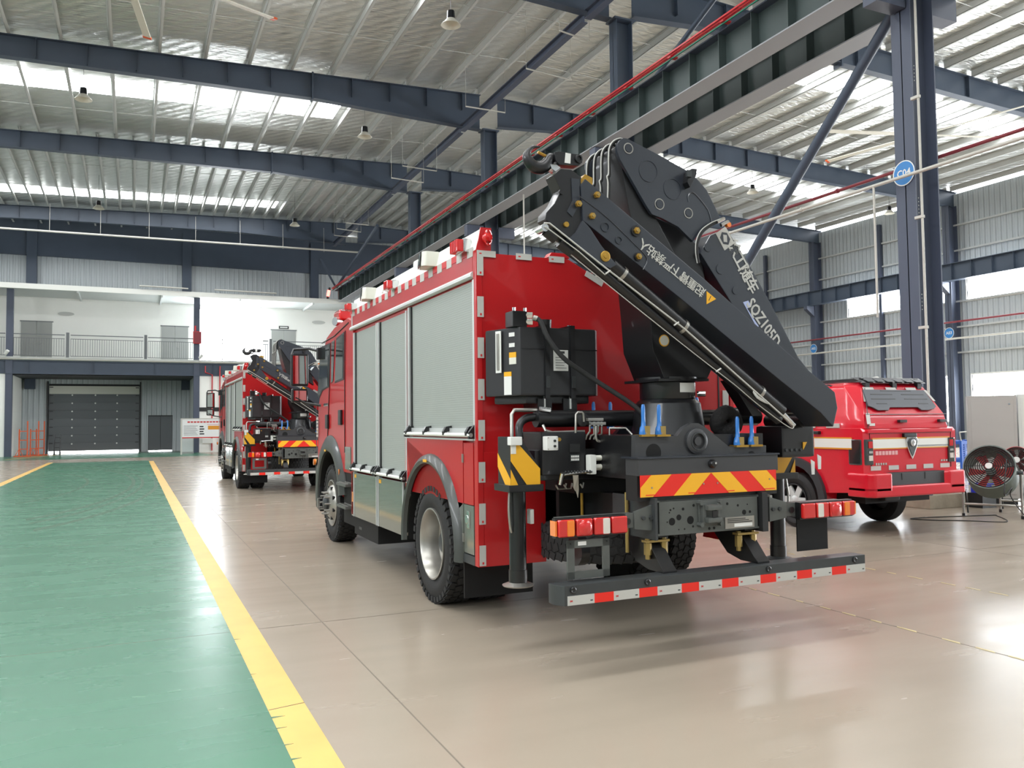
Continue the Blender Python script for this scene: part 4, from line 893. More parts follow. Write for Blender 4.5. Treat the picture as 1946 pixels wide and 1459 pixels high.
for u, v, rr in ((1242, 860, .062), (1428, 866, .035)):
    c = P(u, v, 'y', 4.78); MB().cyl(c+Vector((0, -.0015, 0)), c+Vector((0, .002, 0)), rr, n=28).build('access_hole', 'black_matte', bp_)
bk = MB().box(3.09, 4.30, 4.70, 4.86, 1.23, 1.345).build('rear_housing', 'crane_grey', T, bevel=.006)
box('housing_lip', 'crane', bk, 3.08, 4.31, 4.69, 4.9, 1.345, 1.357)
MB().box(3.09, 4.30, 4.72, 4.86, 1.06, 1.23).build('housing_skirt', 'chassis_dark', bk)
cc = P(1352, 881, 'y', 4.70); MB().lathe(cc, (0, -1, 0), [(.03, 0), (.03, .02), (.022, .035), (0, .038)], 20).build('reverse_camera', 'black', bk, smooth=40); MB().cyl(cc+Vector((.008, -.036, .006)), cc+Vector((.008, -.04, .006)), .008, n=10).build('camera_lens', 'chrome', bk)
# chevron board
cvx0, cvx1, cvz0, cvz1, cvy = 3.10, 4.275, 1.088, 1.235, 4.695
cb = MB().box(cvx0, cvx1, cvy, cvy+.006, cvz0, cvz1).build('chevron_board', 'chev_red', T)
def clip_poly(poly):
    for (ax, lim, sg) in ((0, cvx0, 1), (0, cvx1, -1)):
        out = []
        for i, p in enumerate(poly):
            q = poly[(i+1) % len(poly)]; ip = sg*(p[ax]-lim) >= 0; iq = sg*(q[ax]-lim) >= 0
            if ip: out.append(p)
            if ip != iq:
                t = (lim-p[ax])/(q[ax]-p[ax]); out.append((p[0]+(q[0]-p[0])*t, p[1]+(q[1]-p[1])*t))
        poly = out
    return poly
xm_ = (cvx0+cvx1)/2; H_ = cvz1-cvz0
for s in (-1, 1):
    for k in range(2):
        off = .0+k*.335; wd = .165; sh_ = .155
        base = [(xm_+s*(off-0.0+.155), cvz0), (xm_+s*(off+wd+.155), cvz0), (xm_+s*(off+wd+.155-sh_), cvz1), (xm_+s*(off+.155-sh_), cvz1)]
        pl_ = clip_poly(base)
        if len(pl_) > 2: MB().prism([(x, cvy-.0015, z) for x, z in pl_], (0, .0015, 0)).build('chevron_stripe', 'chev_yellow', cb)
for x, z in ((3.19, 1.15), (3.62, 1.16), (3.74, 1.16), (4.21, 1.17)): MB().cyl((x, cvy-.002, z), (x, cvy-.006, z), .006, n=8).build('rivet', 'steel', cb)
for x0, x1 in ((3.14, 3.25), (3.49, 3.55), (3.83, 3.89), (4.15, 4.26)): box('fine_print', 'chev_red', cb, x0, x1, cvy-.0025, cvy-.0015, cvz0+.010, cvz0+.016)
# blue capped studs
for u, v, yy in ((1223, 826, 4.80), (1253, 826, 4.80), (1402, 846, 4.80), (1429, 845, 4.80), (1128, 790, 5.62), (1160, 790, 5.62), (1325, 780, 5.62)):
    c = P(u, v, 'y', yy); big = yy < 5
    if not big: c.z -= .10
    o = MB().lathe(c, (0, 0, 1), [(.030, 0), (.031, .012), (.025, .05), (.017, .062), (.0145, .10), (.0145, .19), (.009, .21), (0, .21)], 8).build('stud_cap', 'blue_cap', T, smooth=40)
    if big: box('stud_nut', 'zinc', o, c.x-.005, c.x+.035, c.y-.03, c.y+.02, c.z+.0, c.z+.06); box('clamp_plate', 'brass', o, c.x-.05, c.x+.06, c.y-.05, c.y+.05, c.z-.012, c.z+.002)
# ---------- crane pedestal and column
AXX, AXY = 3.70, 5.21
MB().lathe((AXX, AXY, 1.44), (0, 0, 1), [(.30, 0), (.27, .12), (.245, .29), (.22, .315), (.21, .32)], 36).build('pedestal', 'black', T, smooth=30)
rg = MB().lathe((AXX, AXY, 1.76), (0, 0, 1), [(.205, 0), (.21, .01), (.21, .125), (.20, .135), (.235, .14), (.235, .165), (0, .165)], 36).build('slew_ring', 'black', T, smooth=30)
MB().lathe((AXX, AXY, 1.893), (0, 0, 1), [(.212, 0), (.214, .004), (.212, .008)], 36).build('ring_seal', 'alu', rg)
MB().cyl((AXX+.16, AXY-.15, 1.80), (AXX+.21, AXY-.19, 1.80), .02, n=8).build('swivel_fitting', 'chrome', rg); 
lbx = MB().lathe((AXX, AXY, 1.81), (0, 0, 1), [(.2115, 0), (.2115, .07)], 40, R(170), R(215)); lbx.build('warning_label', 'sticker', rg)
MB().prism([(3.55, 4.98, 1.50), (3.60, 4.98, 1.50), (3.60, 4.98, 1.74), (3.55, 4.98, 1.74)], (0, .02, 0)).build('pedestal_rib', 'crane', T) if False else None
fy = AXY-.20
colp = PYs([(1262, 719), (1252, 692), (1241, 664), (1236, 600), (1228, 520), (1196, 400), (1178, 300), (1178, 276), (1190, 266), (1240, 400), (1292, 500), (1345, 620), (1358, 690), (1345, 719)], fy)
MB().prism(colp, (0, .40, 0)).build('crane_column', 'black', T, bevel=.01)
MB().prism(PYs([(1252, 719), (1347, 719), (1347, 724), (1252, 724)], fy-.03), (0, .46, 0)).build('column_flange', 'black', T)
c = P(1262, 647, 'y', fy); bg_ = MB().cyl(c, c+Vector((0, -.003, 0)), .044, n=28).build('column_badge', 'yellow', T); MB().cyl(c+Vector((0, -.003, 0)), c+Vector((0, -.0045, 0)), .037, n=28).build('badge_face', 'offwhite', bg_)
# knuckle plates (front and back) with bosses
kp = [(1173, 287), (1173, 274), (1178, 266), (1185, 262), (1192, 263), (1250, 293), (1306, 324), (1326, 341), (1343, 361), (1358, 391), (1369, 415), (1348, 428), (1331, 442), (1317, 459), (1289, 431), (1259, 415), (1239, 407), (1228, 390), (1178, 302)]
ky = fy-.035
kn = MB().prism(PYs(kp, ky), (0, .03, 0)).build('knuckle_plate', 'crane', T, bevel=.005)
MB().prism([p+Vector((0, .44, 0)) for p in PYs(kp, ky)], (0, .03, 0)).build('knuckle_plate', 'crane', T)
for u, v, rr in ((1194, 282, .040), (1232, 325, .082), (1278, 359, .080), (1253, 388, .042), (1308, 405, .040)):
    c = P(u, v, 'y', ky)
    MB().lathe(c, (0, -1, 0), [(rr, 0), (rr, .004), (rr-.007, .004), (rr-.007, 0)], 32).build('boss_ring', 'steel' if rr < .05 else 'crane', kn)
    if rr < .05: MB().cyl(c, c+Vector((0, -.006, 0)), rr-.012, n=20).build('pin_head', 'crane', kn, bevel=.002)
MB().tube(bez(PYs([(1308, 384), (1307, 372), (1313, 366), (1322, 370), (1343, 396), (1350, 415), (1352, 428)], ky), 5), .006, 6).build('weld_bead', 'crane', kn)
o = MB().prism(PYs([(1299, 330), (1306, 324), (1316, 325), (1313, 340), (1302, 360), (1297, 350)], ky), (0, -.06, 0)).build('boom_sensor', 'black', kn, bevel=.004)
MB().box(*[f for p in [P(1309, 330, 'y', ky-.07)] for f in (p.x-.02, p.x+.02, p.y-.01, p.y+.01, p.z-.025, p.z+.025)]).build('sensor_plug', 'chassis', kn)
# lifting cylinder between column and knuckle (dark gap)
MB().prism(PYs([(1240, 410), (1288, 432), (1330, 470), (1345, 560), (1300, 520)], fy+.08), (0, .2, 0)).build('lift_cylinder', 'black', T, bevel=.01)
# hoses looping over the knuckle head
for k in range(4):
    yy = fy+.02+.085*k
    pts = [P(u-3*k*0, v, 'y', fy) for u, v in ((1190, 266), (1182, 263), (1170, 268), (1162, 280), (1160, 300), (1160, 330), (1157, 336), (1159, 350), (1158, 390), (1158, 430))]
    pts = [Vector((p.x-.012*k, yy+.07*k*0, p.z-.012*k)) for p in pts]
    MB().tube(bez(pts, 4), .014, 8).build('hydraulic_hose', 'rubber', T, smooth=50)
    MB().tube(bez([p+Vector((-.010, -.010, .004)) for p in pts], 4), .005, 5).build('hose_guard', 'tape_white', T, smooth=50)
MB().tube(bez(PYs([(1369, 418), (1352, 427), (1335, 440), (1325, 460), (1324, 480), (1327, 500)], ky-.03), 5), .013, 8).build('hydraulic_hose', 'rubber', T, smooth=50)
MB().tube(bez(PYs([(1369, 416), (1350, 424), (1332, 438), (1323, 458), (1322, 480), (1325, 500)], ky-.045), 5), .004, 5).build('hose_guard', 'tape_white', T)
for u, v in ((1362, 422), (1370, 428)): MB().cyl(P(u, v, 'y', ky-.04), P(u+14, v-7, 'y', ky-.04), .014, n=8).build('hose_end', 'chrome', T)
c = P(1381, 428, 'y', ky-.02); MB().cyl(c, c+Vector((0, -.03, 0)), .02, n=12).build('boom_marker', 'lens_orange', T)
# ---------- inner boom
iy = fy+.03
ib = MB().prism(PYs([(1331, 481), (1350, 447), (1381, 435), (1420, 494), (1469, 584), (1517, 678), (1572, 748), (1560, 790), (1530, 780), (1394, 582)], iy), (0, .34, 0)).build('inner_boom', 'crane', T, bevel=.012)
for u, v, rr in ((1369, 511, .042), (1397, 552, .03), (1345, 470, .035)):
    c = P(u, v, 'y', iy); MB().cyl(c, c+Vector((0, -.006, 0)), rr, n=20).build('boss', 'crane', ib, bevel=.002)
def along(u0, v0, u1, v1, y):
    a = P(u0, v0, 'y', y); b = P(u1, v1, 'y', y); d = (b-a).normalized(); return a, d, Vector((-d.z, 0, d.x)), (b-a).length
yT = iy-.003
a, d, n_, L_ = along(1398, 461, 1431, 552, yT)
c = P(1377, 448, 'y', yT); lg = .115
dn_ = (P(1431, 552, 'y', yT)-P(1377, 448, 'y', yT)).normalized(); nn = Vector((-dn_.z, 0, dn_.x))
if nn.x < 0: nn = -nn
lgc = P(1378, 453, 'y', yT)
lo = MB().prism([lgc+dn_*(x*.075)+nn*(z*.058) for x, z in ((-1, -1), (1, -1), (1, 1), (-1, 1))], (0, .003, 0)).build('maker_emblem', 'tape_white', ib)
hexo = [lgc+Vector((0, -.001, 0))+dn_*(.056*math.cos(t))+nn*(.046*math.sin(t)) for t in [R(60*k) for k in range(6)]]
MB().prism(hexo, (0, .0015, 0)).build('emblem_hexagon', 'crane', lo)
MB().prism([lgc+Vector((0, -.002, 0))+dn_*x+nn*z for x, z in ((-.034, .0), (-.014, .028), (.034, .0), (.014, -.028))], (0, .0012, 0)).build('emblem_diamond', 'tape_white', lo)
cs = [P(1394, 471, 'y', yT), P(1405, 496, 'y', yT), P(1416, 519, 'y', yT), P(1428, 543, 'y', yT)]
for ch, p in zip('徐工随车', cs): text_obj('lettering', ch, 'tape_white', ib, p, dn_, nn, .125, .002, bold=.022)
qd = (P(1466, 632, 'y', yT)-P(1432, 580, 'y', yT)).normalized(); qn = Vector((-qd.z, 0, qd.x)); qn = qn if qn.x > 0 else -qn
text_obj('model_lettering', 'SQZ105D', 'tape_white', ib, P(1451, 614, 'y', yT), qd, qn, .135, .002, sx=.78, bold=.02)
MB().prism(PYs([(1412, 574), (1422, 571), (1428, 582), (1420, 586), (1442, 620), (1438, 622)], yT), (0, .002, 0)).build('model_stripe', mat('pale_blue', 'a9b4d8', .5) and 'pale_blue', ib)
# elbow link at the lower end
MB().prism(PYs([(1540, 735), (1572, 748), (1580, 775), (1560, 800), (1535, 790)], 4.96), (0, .12, 0)).build('elbow_link', 'crane', T, bevel=.01)
c = P(1528, 799, 'y', 4.95); MB().cyl(c, c+Vector((0, .4, 0)), .055, n=20).build('elbow_roller', 'black', T, smooth=40)
# ---------- outer boom
oy = 4.66
ob = MB().prism(PYs([(1104, 352), (1112, 339), (1225, 434), (1340, 531), (1394, 579), (1523, 692), (1587, 745), (1592, 775), (1584, 811), (1560, 784), (1486, 725), (1390, 647), (1290, 564), (1108, 419)], oy), (0, .29, 0)).build('outer_boom', 'crane', T, bevel=.010)
MB().prism(PYs([(1104, 340), (1112, 331), (1126, 338), (1126, 352), (1104, 364)], oy+.02), (0, .2, 0)).build('wear_pad', 'brass', ob)
yo = oy-.003
def bolt(u, v, r=.022, flange=None):
    c = P(u, v, 'y', yo)
    if flange: MB().cyl(c+Vector((0, .004, 0)), c+Vector((0, -.010, 0)), flange, n=20).build('bolt_flange', 'black', ob, bevel=.002)
    o = MB().cyl(c, c+Vector((0, -.022, 0)), r, n=6).build('boom_bolt', 'brass', ob); MB().cyl(c, c+Vector((0, -.034, 0)), r*.55, n=10).build('bolt_tip', 'zinc', o)
bolt(1133, 371); bolt(1124, 411, .022); bolt(1098, 388, .022); bolt(1208, 439, .024, .038); bolt(1212, 488, .022, .03)
for u, v, rr in ((1150, 431, .034), (1176, 456, .028)):
    c = P(u, v, 'y', yo); MB().lathe(c, (0, -1, 0), [(rr, -.002), (rr, .004), (rr-.008, .004), (rr-.008, 0)], 24).build('boss_ring', 'crane', ob)
MB().tube(bez(PYs([(1100, 372), (1150, 410), (1200, 458), (1226, 485), (1229, 497), (1222, 512)], yo), 4), .003, 5).build('weld_bead', 'crane', ob)
bd_ = (P(1225, 462, 'y', yo)-P(1335, 557, 'y', yo)).normalized(); bn = Vector((bd_.z, 0, -bd_.x)); bn = bn if bn.z < 0 else -bn
pA, pB = P(1331, 551, 'y', yo), P(1224, 465, 'y', yo)
for k, ch in enumerate('起重臂下严禁站人'):
    text_obj('lettering', ch, 'tape_white', ob, pA.lerp(pB, k/7.0), bd_, bn, .082, .002, bold=.008)
tri = PYs([(1343, 553), (1361, 568), (1343, 578)], yo); wt = MB().prism(tri, (0, .002, 0)).build('warning_triangle', 'yellow', ob)
ce_ = (tri[0]+tri[1]+tri[2])/3; MB().prism([ce_+Vector((dx, -.001, dz)) for dx, dz in ((-.012, -.016), (-.008, -.02), (.012, .014), (.008, .017))], (0, .001, 0)).build('exclamation_mark', 'ink', wt)
# boom head
MB().prism(PYs([(1052, 332), (1066, 320), (1086, 322), (1106, 337), (1104, 352), (1107, 419), (1118, 436), (1096, 470), (1036, 416), (1038, 404), (1054, 386), (1066, 362)], oy+.02), (0, .12, 0)).build('boom_head', 'black', T, bevel=.01)
MB().prism(PYs([(1086, 338), (1101, 340), (1103, 385), (1088, 412), (1078, 402), (1088, 380)], oy+.012), (0, .01, 0)).build('head_plate', 'crane', T, bevel=.003)
MB().prism(PYs([(1108, 418), (1122, 434), (1142, 465), (1163, 492), (1172, 503), (1160, 510), (1140, 500), (1098, 470), (1080, 455), (1096, 440)], oy+.0), (0, .2, 0)).build('cylinder_bracket', 'crane', T, bevel=.006)
c = P(1150, 487, 'y', oy-.002); MB().lathe(c, (0, -1, 0), [(.036, -.01), (.036, .006), (.03, .009), (.016, .007), (.014, .012), (0, .012)], 24).build('cylinder_pin', 'brass', T, smooth=40)
for u, v in ((1075, 427), (1066, 365)):
    c = P(u, v, 'y', oy+.018); MB().cyl(c, c+Vector((0, -.015, 0)), .018, n=10).build('head_bolt', 'brass' if v > 400 else 'black', T)
# extension cylinders and lines under the boom
cy_ = oy+.06
a0, a1 = P(1160, 503, 'y', cy_), P(1484, 782, 'y', cy_)
cl1 = MB().cyl(a0, a1, .052, n=20).build('extension_cylinder', 'black', T, smooth=40)
for t in (.06, .40, .86):
    p = a0.lerp(a1, t); dd = (a1-a0).normalized(); MB().cyl(p-dd*.012, p+dd*.012, .056, n=20).build('cylinder_band', 'steel', cl1, smooth=40)
b0, b1 = P(1046, 436, 'y', cy_+.02), P(1480, 798, 'y', cy_+.02)
cl2 = MB().cyl(b0, b1, .036, n=16).build('extension_cylinder', 'black', T, smooth=40)
MB().cyl(P(1484, 782, 'y', cy_), P(1508, 808, 'y', cy_), .022, n=10).build('cylinder_rod', 'chrome', T, smooth=40)
MB().tube(PYs([(1034, 424), (1044, 424), (1160, 516), (1300, 624), (1498, 799)], oy+.0), .006, 8).build('steel_line', 'tape_white', T, smooth=50)
MB().tube(PYs([(1036, 430), (1100, 478), (1150, 522)], oy-.01), .004, 8).build('steel_line', 'tape_white', T, smooth=50)
MB().tube(bez(PYs([(1075, 476), (1200, 577), (1330, 680), (1395, 730), (1440, 768), (1500, 812), (1508, 806), (1500, 795)], oy+.04), 4), .0036, 8).build('steel_line', 'tape_white', T, smooth=50)
for u, v in ((1160, 514), (1290, 612), (1370, 700)): MB().cyl(P(u, v, 'y', oy-.02), P(u-9, v+6, 'y', oy-.02), .006, n=6).build('line_clamp', 'tape_white', T)
c = P(1036, 432, 'y', oy); MB().cyl(c, c+Vector((0, .1, 0)), .026, n=14).build('sheave', 'chrome', T, smooth=40)
for (u0, v0, u1, v1) in ((1035, 440, 1055, 455), (1062, 462, 1085, 480)): MB().cyl(P(u0, v0, 'y', oy+.05), P(u1, v1, 'y', oy+.05), .03, n=10).build('hose_guide', 'black', T)
MB().prism(PYs([(1438, 700), (1446, 690), (1470, 715), (1462, 730)], 4.9), (0, .05, 0)).build('boom_rest', 'black', T) if False else None
MB().tube(bez(PYs([(1427, 730), (1440, 755), (1470, 770)], oy+.03), 5), .01, 6).build('hose', 'sticker', T)
MB().prism(PYs([(1388, 722), (1408, 735), (1450, 790), (1430, 790)], 5.0), (0, .12, 0)).build('boom_rest', 'black', T)
# rubber buffer ring between the studs
rc = P(1380, 800, 'y', 4.98)
MB().tube([rc+Vector((.085*math.cos(t), .02*math.sin(2*t), .085*math.sin(t)*.8)) for t in [2*PI*q/20 for q in range(20)]], .055, 10, closed=True).build('cable_coil', mat('cloth_black', (.010, .009, .009), .95, bump=.5, bscale=45) and 'cloth_black', T, smooth=60)
# ---------- hook
hy = oy+.12
MB().prism(PYs([(1054, 289), (1062, 287), (1098, 293), (1107, 300), (1107, 309), (1100, 315), (1064, 313), (1056, 305)], hy-.04), (0, .08, 0)).build('hook_block', 'black', T, bevel=.008)
MB().prism(PYs([(1075, 290), (1085, 292), (1084, 311), (1073, 309)], hy-.042), (0, .003, 0)).build('block_label', 'sticker', T)
c = P(1099, 302, 'y', hy-.04); MB().lathe(c, (0, -1, 0), [(.028, -.01), (.028, .012), (.018, .014), (.018, .004), (0, .004)], 20).build('block_pin', 'black', T, smooth=40)
hk = bez(PYs([(1056, 300), (1046, 300), (1040, 310), (1030, 318), (1014, 316), (1003, 303), (1003, 290), (1012, 280), (1026, 279)], hy), 5)
b = MB(); nh = len(hk)
vsx = []
for i, p in enumerate(hk):
    tt = i/(nh-1); r = .022+.022*math.sin(PI*min(1, tt*1.25))*(1 if tt < .8 else 1) ; r = r*(1-.75*max(0, (tt-.7)/.3)); vsx.append((p, max(.006, r)))
px_ = None; ring = []
for i, (p, r) in enumerate(vsx):
    dd = (hk[min(i+1, nh-1)]-hk[max(i-1, 0)]).normalized(); sX = Vector((0, 1, 0)); sY = dd.cross(sX).normalized()
    ring += [p+sX*(r*.8*math.cos(2*PI*j/10))+sY*(r*math.sin(2*PI*j/10)) for j in range(10)]
b.add(ring, [(i*10+j, i*10+(j+1) % 10, (i+1)*10+(j+1) % 10, (i+1)*10+j) for i in range(nh-1) for j in range(10)]+[tuple(range(9, -1, -1)), tuple(range((nh-1)*10, nh*10))])
b.build('lifting_hook', 'black', T, smooth=60)
MB().cyl(P(1022, 289, 'y', hy), P(1042, 299, 'y', hy), .010, n=6).build('hook_latch', 'brass', T)
MB().prism(PYs([(1046, 312), (1058, 312), (1066, 318), (1056, 326), (1048, 320)], hy-.03), (0, .06, 0)).build('hook_swivel', 'chrome', T, bevel=.006)
# ---------- chassis end
xm0, xm1 = 3.22, 4.12
cm = MB().box(xm0+.03, xm1-.02, 4.70, 4.72, .83, 1.06).box(xm0, xm1, 4.70, 4.86, 1.045, 1.06).box(xm0, xm1, 4.70, 4.86, .82, .835).build('rear_crossmember', 'frame_grey', T, bevel=.006)
box('frame_channel', 'chassis_dark', T, 4.11, 4.16, 4.66, 5.2, .80, 1.08); box('frame_channel', 'chassis', T, 3.19, 3.21, 4.66, 5.2, .80, 1.08)
for u, v, rr in ((1277, 991, .026), (1290, 983, .020), (1312, 988, .028), (1318, 960, .010), (1298, 967, .010), (1274, 969, .007), (1280, 966, .006), (1268, 992, .005), (1317, 1000, .008), (1301, 1005, .006), (1290, 1006, .005), (1382, 957, .010), (1402, 960, .009), (1414, 973, .018), (1425, 972, .010), (1348, 1004, .010), (1357, 1003, .010), (1272, 974, .005), (1420, 958, .005)):
    c = P(u, v, 'y', 4.70); MB().cyl(c+Vector((0, -.0012, 0)), c+Vector((0, .002, 0)), rr, n=16).build('punched_hole', 'black_matte', cm)
hx, hz_ = 3.66, .955
ht = MB().box(hx-.075, hx-.045, 4.66, 4.70, hz_-.07, hz_+.07).box(hx+.045, hx+.075, 4.66, 4.70, hz_-.07, hz_+.07).box(hx-.06, hx+.06, 4.62, 4.70, hz_+.025, hz_+.06).box(hx-.06, hx+.06, 4.62, 4.70, hz_-.06, hz_-.025).build('tow_coupling', 'frame_grey', T, bevel=.010)
for dx in (-.085, .085):
    for dz in (-.075, .075): MB().cyl((hx+dx, 4.70, hz_+dz), (hx+dx, 4.655, hz_+dz), .018, n=6).build('coupling_bolt', 'frame_grey', ht)
MB().box(hx-.09, hx+.09, 4.685, 4.70, hz_-.085, hz_+.085).build('coupling_plate', 'frame_grey', ht, bevel=.02); box('coupling_mouth', 'black', ht, hx-.025, hx+.02, 4.618, 4.625, hz_-.022, hz_+.022)
rp_ = box('rating_plate', 'steel', T, 3.80, 4.06, 4.692, 4.70, .835, .915); box('plate_field', 'sticker', rp_, 3.88, 4.04, 4.690, 4.692, .845, .868)
for q in range(3): box('plate_text', 'chassis_dark', rp_, 3.82, 4.04-.03*q, 4.690, 4.692, .875+q*.012, .880+q*.012)
# light bracket arms + tail lights
def tail_light(s):
    x0 = XM+s*.75; x1 = XM+s*1.275; xa, xb = min(x0, x1), max(x0, x1)
    br = MB().prism([(XM+s*.50, 4.70, .86), (XM+s*.50, 4.70, 1.04), (XM+s*.66, 4.70, .995), (XM+s*.66, 4.70, .88)], (0, .02, 0)).build('light_bracket', 'frame_grey', T, bevel=.004)
    box('bracket_tube', 'frame_grey', br, min(XM+s*.65, XM+s*1.22), max(XM+s*.65, XM+s*1.22), 4.71, 4.79, .89, .985)
    for dx in (.53, .59): MB().cyl((XM+s*dx, 4.70, .95), (XM+s*dx, 4.685, .95), .014, n=10).build('bracket_bolt', 'chassis', br)
    c0 = Vector((XM+s*.71, 4.70, .935)); MB().cyl(c0, c0+Vector((0, -.004, 0)), .022, n=14).build('cable_port', 'black', br)
    hs = MB().box(xa, xb, 4.66, 4.71, .862, .990).build('tail_light', 'black', T, bevel=.008)
    seg = (x1-x0)/4; order = [('lens_red', None), ('lens_red', 'lens_white'), ('lens_red', None), ('lens_red', 'lens_orange')]
    for k, (m1, m2) in enumerate(order):
        a = x0+seg*k; ln = MB().box(min(a+seg*.05, a+seg*.95), max(a+seg*.05, a+seg*.95), 4.625, 4.662, .872, .982).build('lens', m1, hs, bevel=.018, seg=3)
        if m2:
            f0, f1 = (.10, .50)
            MB().box(min(a+seg*f0, a+seg*f1), max(a+seg*f0, a+seg*f1), 4.618, 4.66, .876, .978).build('lens_section', m2, ln, bevel=.012)
        if k == 2:
            cl_ = Vector((a+seg*.5, 4.624, .925)); MB().lathe(cl_, (0, -1, 0), [(.05, 0), (.04, .008), (0, .012)], 20).build('lens_dome', 'lens_red', ln, smooth=60)
    box('side_marker', 'lens_orange', hs, min(x1, x1+s*.012), max(x1, x1+s*.012), 4.64, 4.71, .88, .975)
tail_light(-1); tail_light(1)
box('mud_flap', 'black_matte', T, 4.50, 4.80, 4.735, 4.745, .62, .88)
# number plate frame
f0, f1, g0, g1 = 2.52, 2.83, .60, .845
npf = MB().box(f0, f1, 4.66, 4.675, g1-.05, g1).box(f0, f1, 4.66, 4.675, g0, g0+.045).box(f0, f0+.05, 4.66, 4.675, g0, g1).box(f1-.05, f1, 4.66, 4.675, g0, g1).build('plate_frame', 'frame_grey', T)
box('barcode_label', 'sticker', npf, f0+.075, f0+.135, 4.657, 4.66, g1-.035, g1-.01)
for x in (f0+.02, f1-.02): MB().cyl((x, 4.66, g1-.02), (x, 4.656, g1-.02), .005, n=6).build('screw', 'black', npf)
# U-bolt brackets
for x in (3.20, 3.98):
    o = box('clamp_bar', 'zinc', T, x-.03, x+.16, 4.74, 4.80, .775, .79)
    for dx in (0, .13): MB().cyl((x+dx, 4.77, .66), (x+dx, 4.77, .80), .018, n=6).cyl((x+dx, 4.77, .69), (x+dx, 4.77, .77), .027, n=6).build('clamp_nut', 'zinc', o)
# under-run bar
ub = MB().prism([(2.40, 4.70, .46), (2.40, 4.62, .46), (2.44, 4.56, .46), (4.99, 4.56, .46), (4.99, 4.66, .46), (4.96, 4.70, .46)], (0, 0, .125)).build('underrun_bar', 'chassis', T, bevel=.006)
x = 2.46; k = 0; cell = (4.99-2.46)/15.0
wts = [1.15 if q % 2 == 0 else .85 for q in range(15)]; tot = sum(wts)
for q in range(15):
    wdt = (4.985-2.46)*wts[q]/tot
    tp = box('reflective_tape', 'tape_white' if q % 2 == 0 else 'chev_red', ub, x, x+wdt, 4.557, 4.560, .462, .520)
    if q % 2 == 0:
        text_obj('tape_print', '3M', 'ink_red', tp, (x+.025, 4.5565, .488), (1, 0, 0), (0, 0, 1), .016, .0004, bold=.03)
        box('tape_mark', 'chassis', tp, x+wdt-.03, x+wdt-.012, 4.5565, 4.557, .478, .486)
    x += wdt
for xx in (2.50, 3.05, 4.06, 4.88): MB().lathe((xx, 4.56, .555), (0, -1, 0), [(.022, 0), (.022, .008), (.015, .012), (.008, .008), (0, .008)], 16).build('bar_bolt', 'black', ub, smooth=40)
for x0 in (3.22, 4.02):
    MB().prism([(x0, 5.10, .85), (x0, 4.86, .85), (x0, 4.66, .63), (x0, 4.62, .60), (x0, 4.62, .585), (x0, 4.80, .585), (x0, 4.95, .62), (x0, 5.15, .80)], (.11, 0, 0)).build('bar_arm', 'black', T, bevel=.006)
MB().cyl((2.95, 5.35, .66), (3.02, 5.35, .66), .11, n=24).build('air_horn_pot', 'black', T, smooth=40); MB().cyl((3.0, 6.3, .64), (3.02, 6.9, .64), .14, n=20).build('air_tank', 'black', T, smooth=40)
# ---------- cab
CY0, CY1 = 10.18, 12.32
sidep = [(CY0, .98), (CY0, 2.90), (10.45, 2.97), (11.2, 2.93), (11.7, 2.84), (11.95, 2.66), (12.12, 2.1), (12.28, 1.85), (12.32, 1.3), (12.30, .62), (12.08, .62)]+[p for p in arc(FW_Y, WZ+.05, .66, .18, PI-.1, 14)]+[(10.72, .98)]
cabm = MB().prism([(XL+.045, y, z) for y, z in sidep], (2.43, 0, 0)).build('cab', 'red', T, bevel=.05, seg=3)
def side_poly(name, m, pts, parent, x=XL+.04, th=.006):
    return MB().prism([(x, y, z) for y, z in pts], (th, 0, 0)).build(name, m, parent)
def yz(*pts): return [(q.y, q.z) for q in (PX(u, v, XL+.04) for u, v in pts)]
# windows (traced on the cab side)
side_poly('door_window', 'glass', yz((652, 635), (651, 718), (637, 724), (640, 647)), cabm, XL+.036)
side_poly('quarter_glass', 'glass', yz((636, 646), (633, 724), (629, 728), (630, 650)), cabm, XL+.036)
side_poly('door_window', 'glass', yz((626, 655), (623.5, 733), (612, 740), (606.5, 752), (605, 748), (610, 664)), cabm, XL+.036)
side_poly('window_surround', 'black', yz((654, 630), (653, 721), (636, 728), (639, 643)), cabm, XL+.0385, .004)
side_poly('window_surround', 'black', yz((628, 651), (625, 735), (613, 742), (607, 756), (603.5, 750), (609, 660)), cabm, XL+.0385, .004)
for pts in (((628, 652), (626, 735), (622, 840)), ((656, 628), (655, 720), (655, 860)), ((600.5, 770), (602, 860))):
    q = [PX(u, v, XL+.04) for u, v in pts]; MB().tube([(p.x, p.y, p.z) for p in q], .006, 5).build('door_seam', 'black', cabm)
q = [PX(u, v, XL+.04) for u, v in ((612, 652), (636, 638), (642, 632), (662, 613))]; MB().tube(q, .008, 5).build('roof_seam', 'black', cabm)
for u, v in ((623, 801), (648, 793)):
    c = PX(u, v, XL+.04); o = MB().box(XL+.012, XL+.045, c.y-.07, c.y+.07, c.z-.10, c.z+.10).build('door_handle', 'black', cabm, bevel=.015)
c = PX(618, 769, XL+.04); text_obj('cab_badge', '汕德卡', 'chrome', cabm, (XL+.04, c.y+.02, c.z), (0, -1, 0), (0, 0, 1), .09, .003) if False else box('cab_badge', 'chrome', cabm, XL+.036, XL+.042, c.y-.18, c.y+.10, c.z-.02, c.z+.02, bevel=.004)
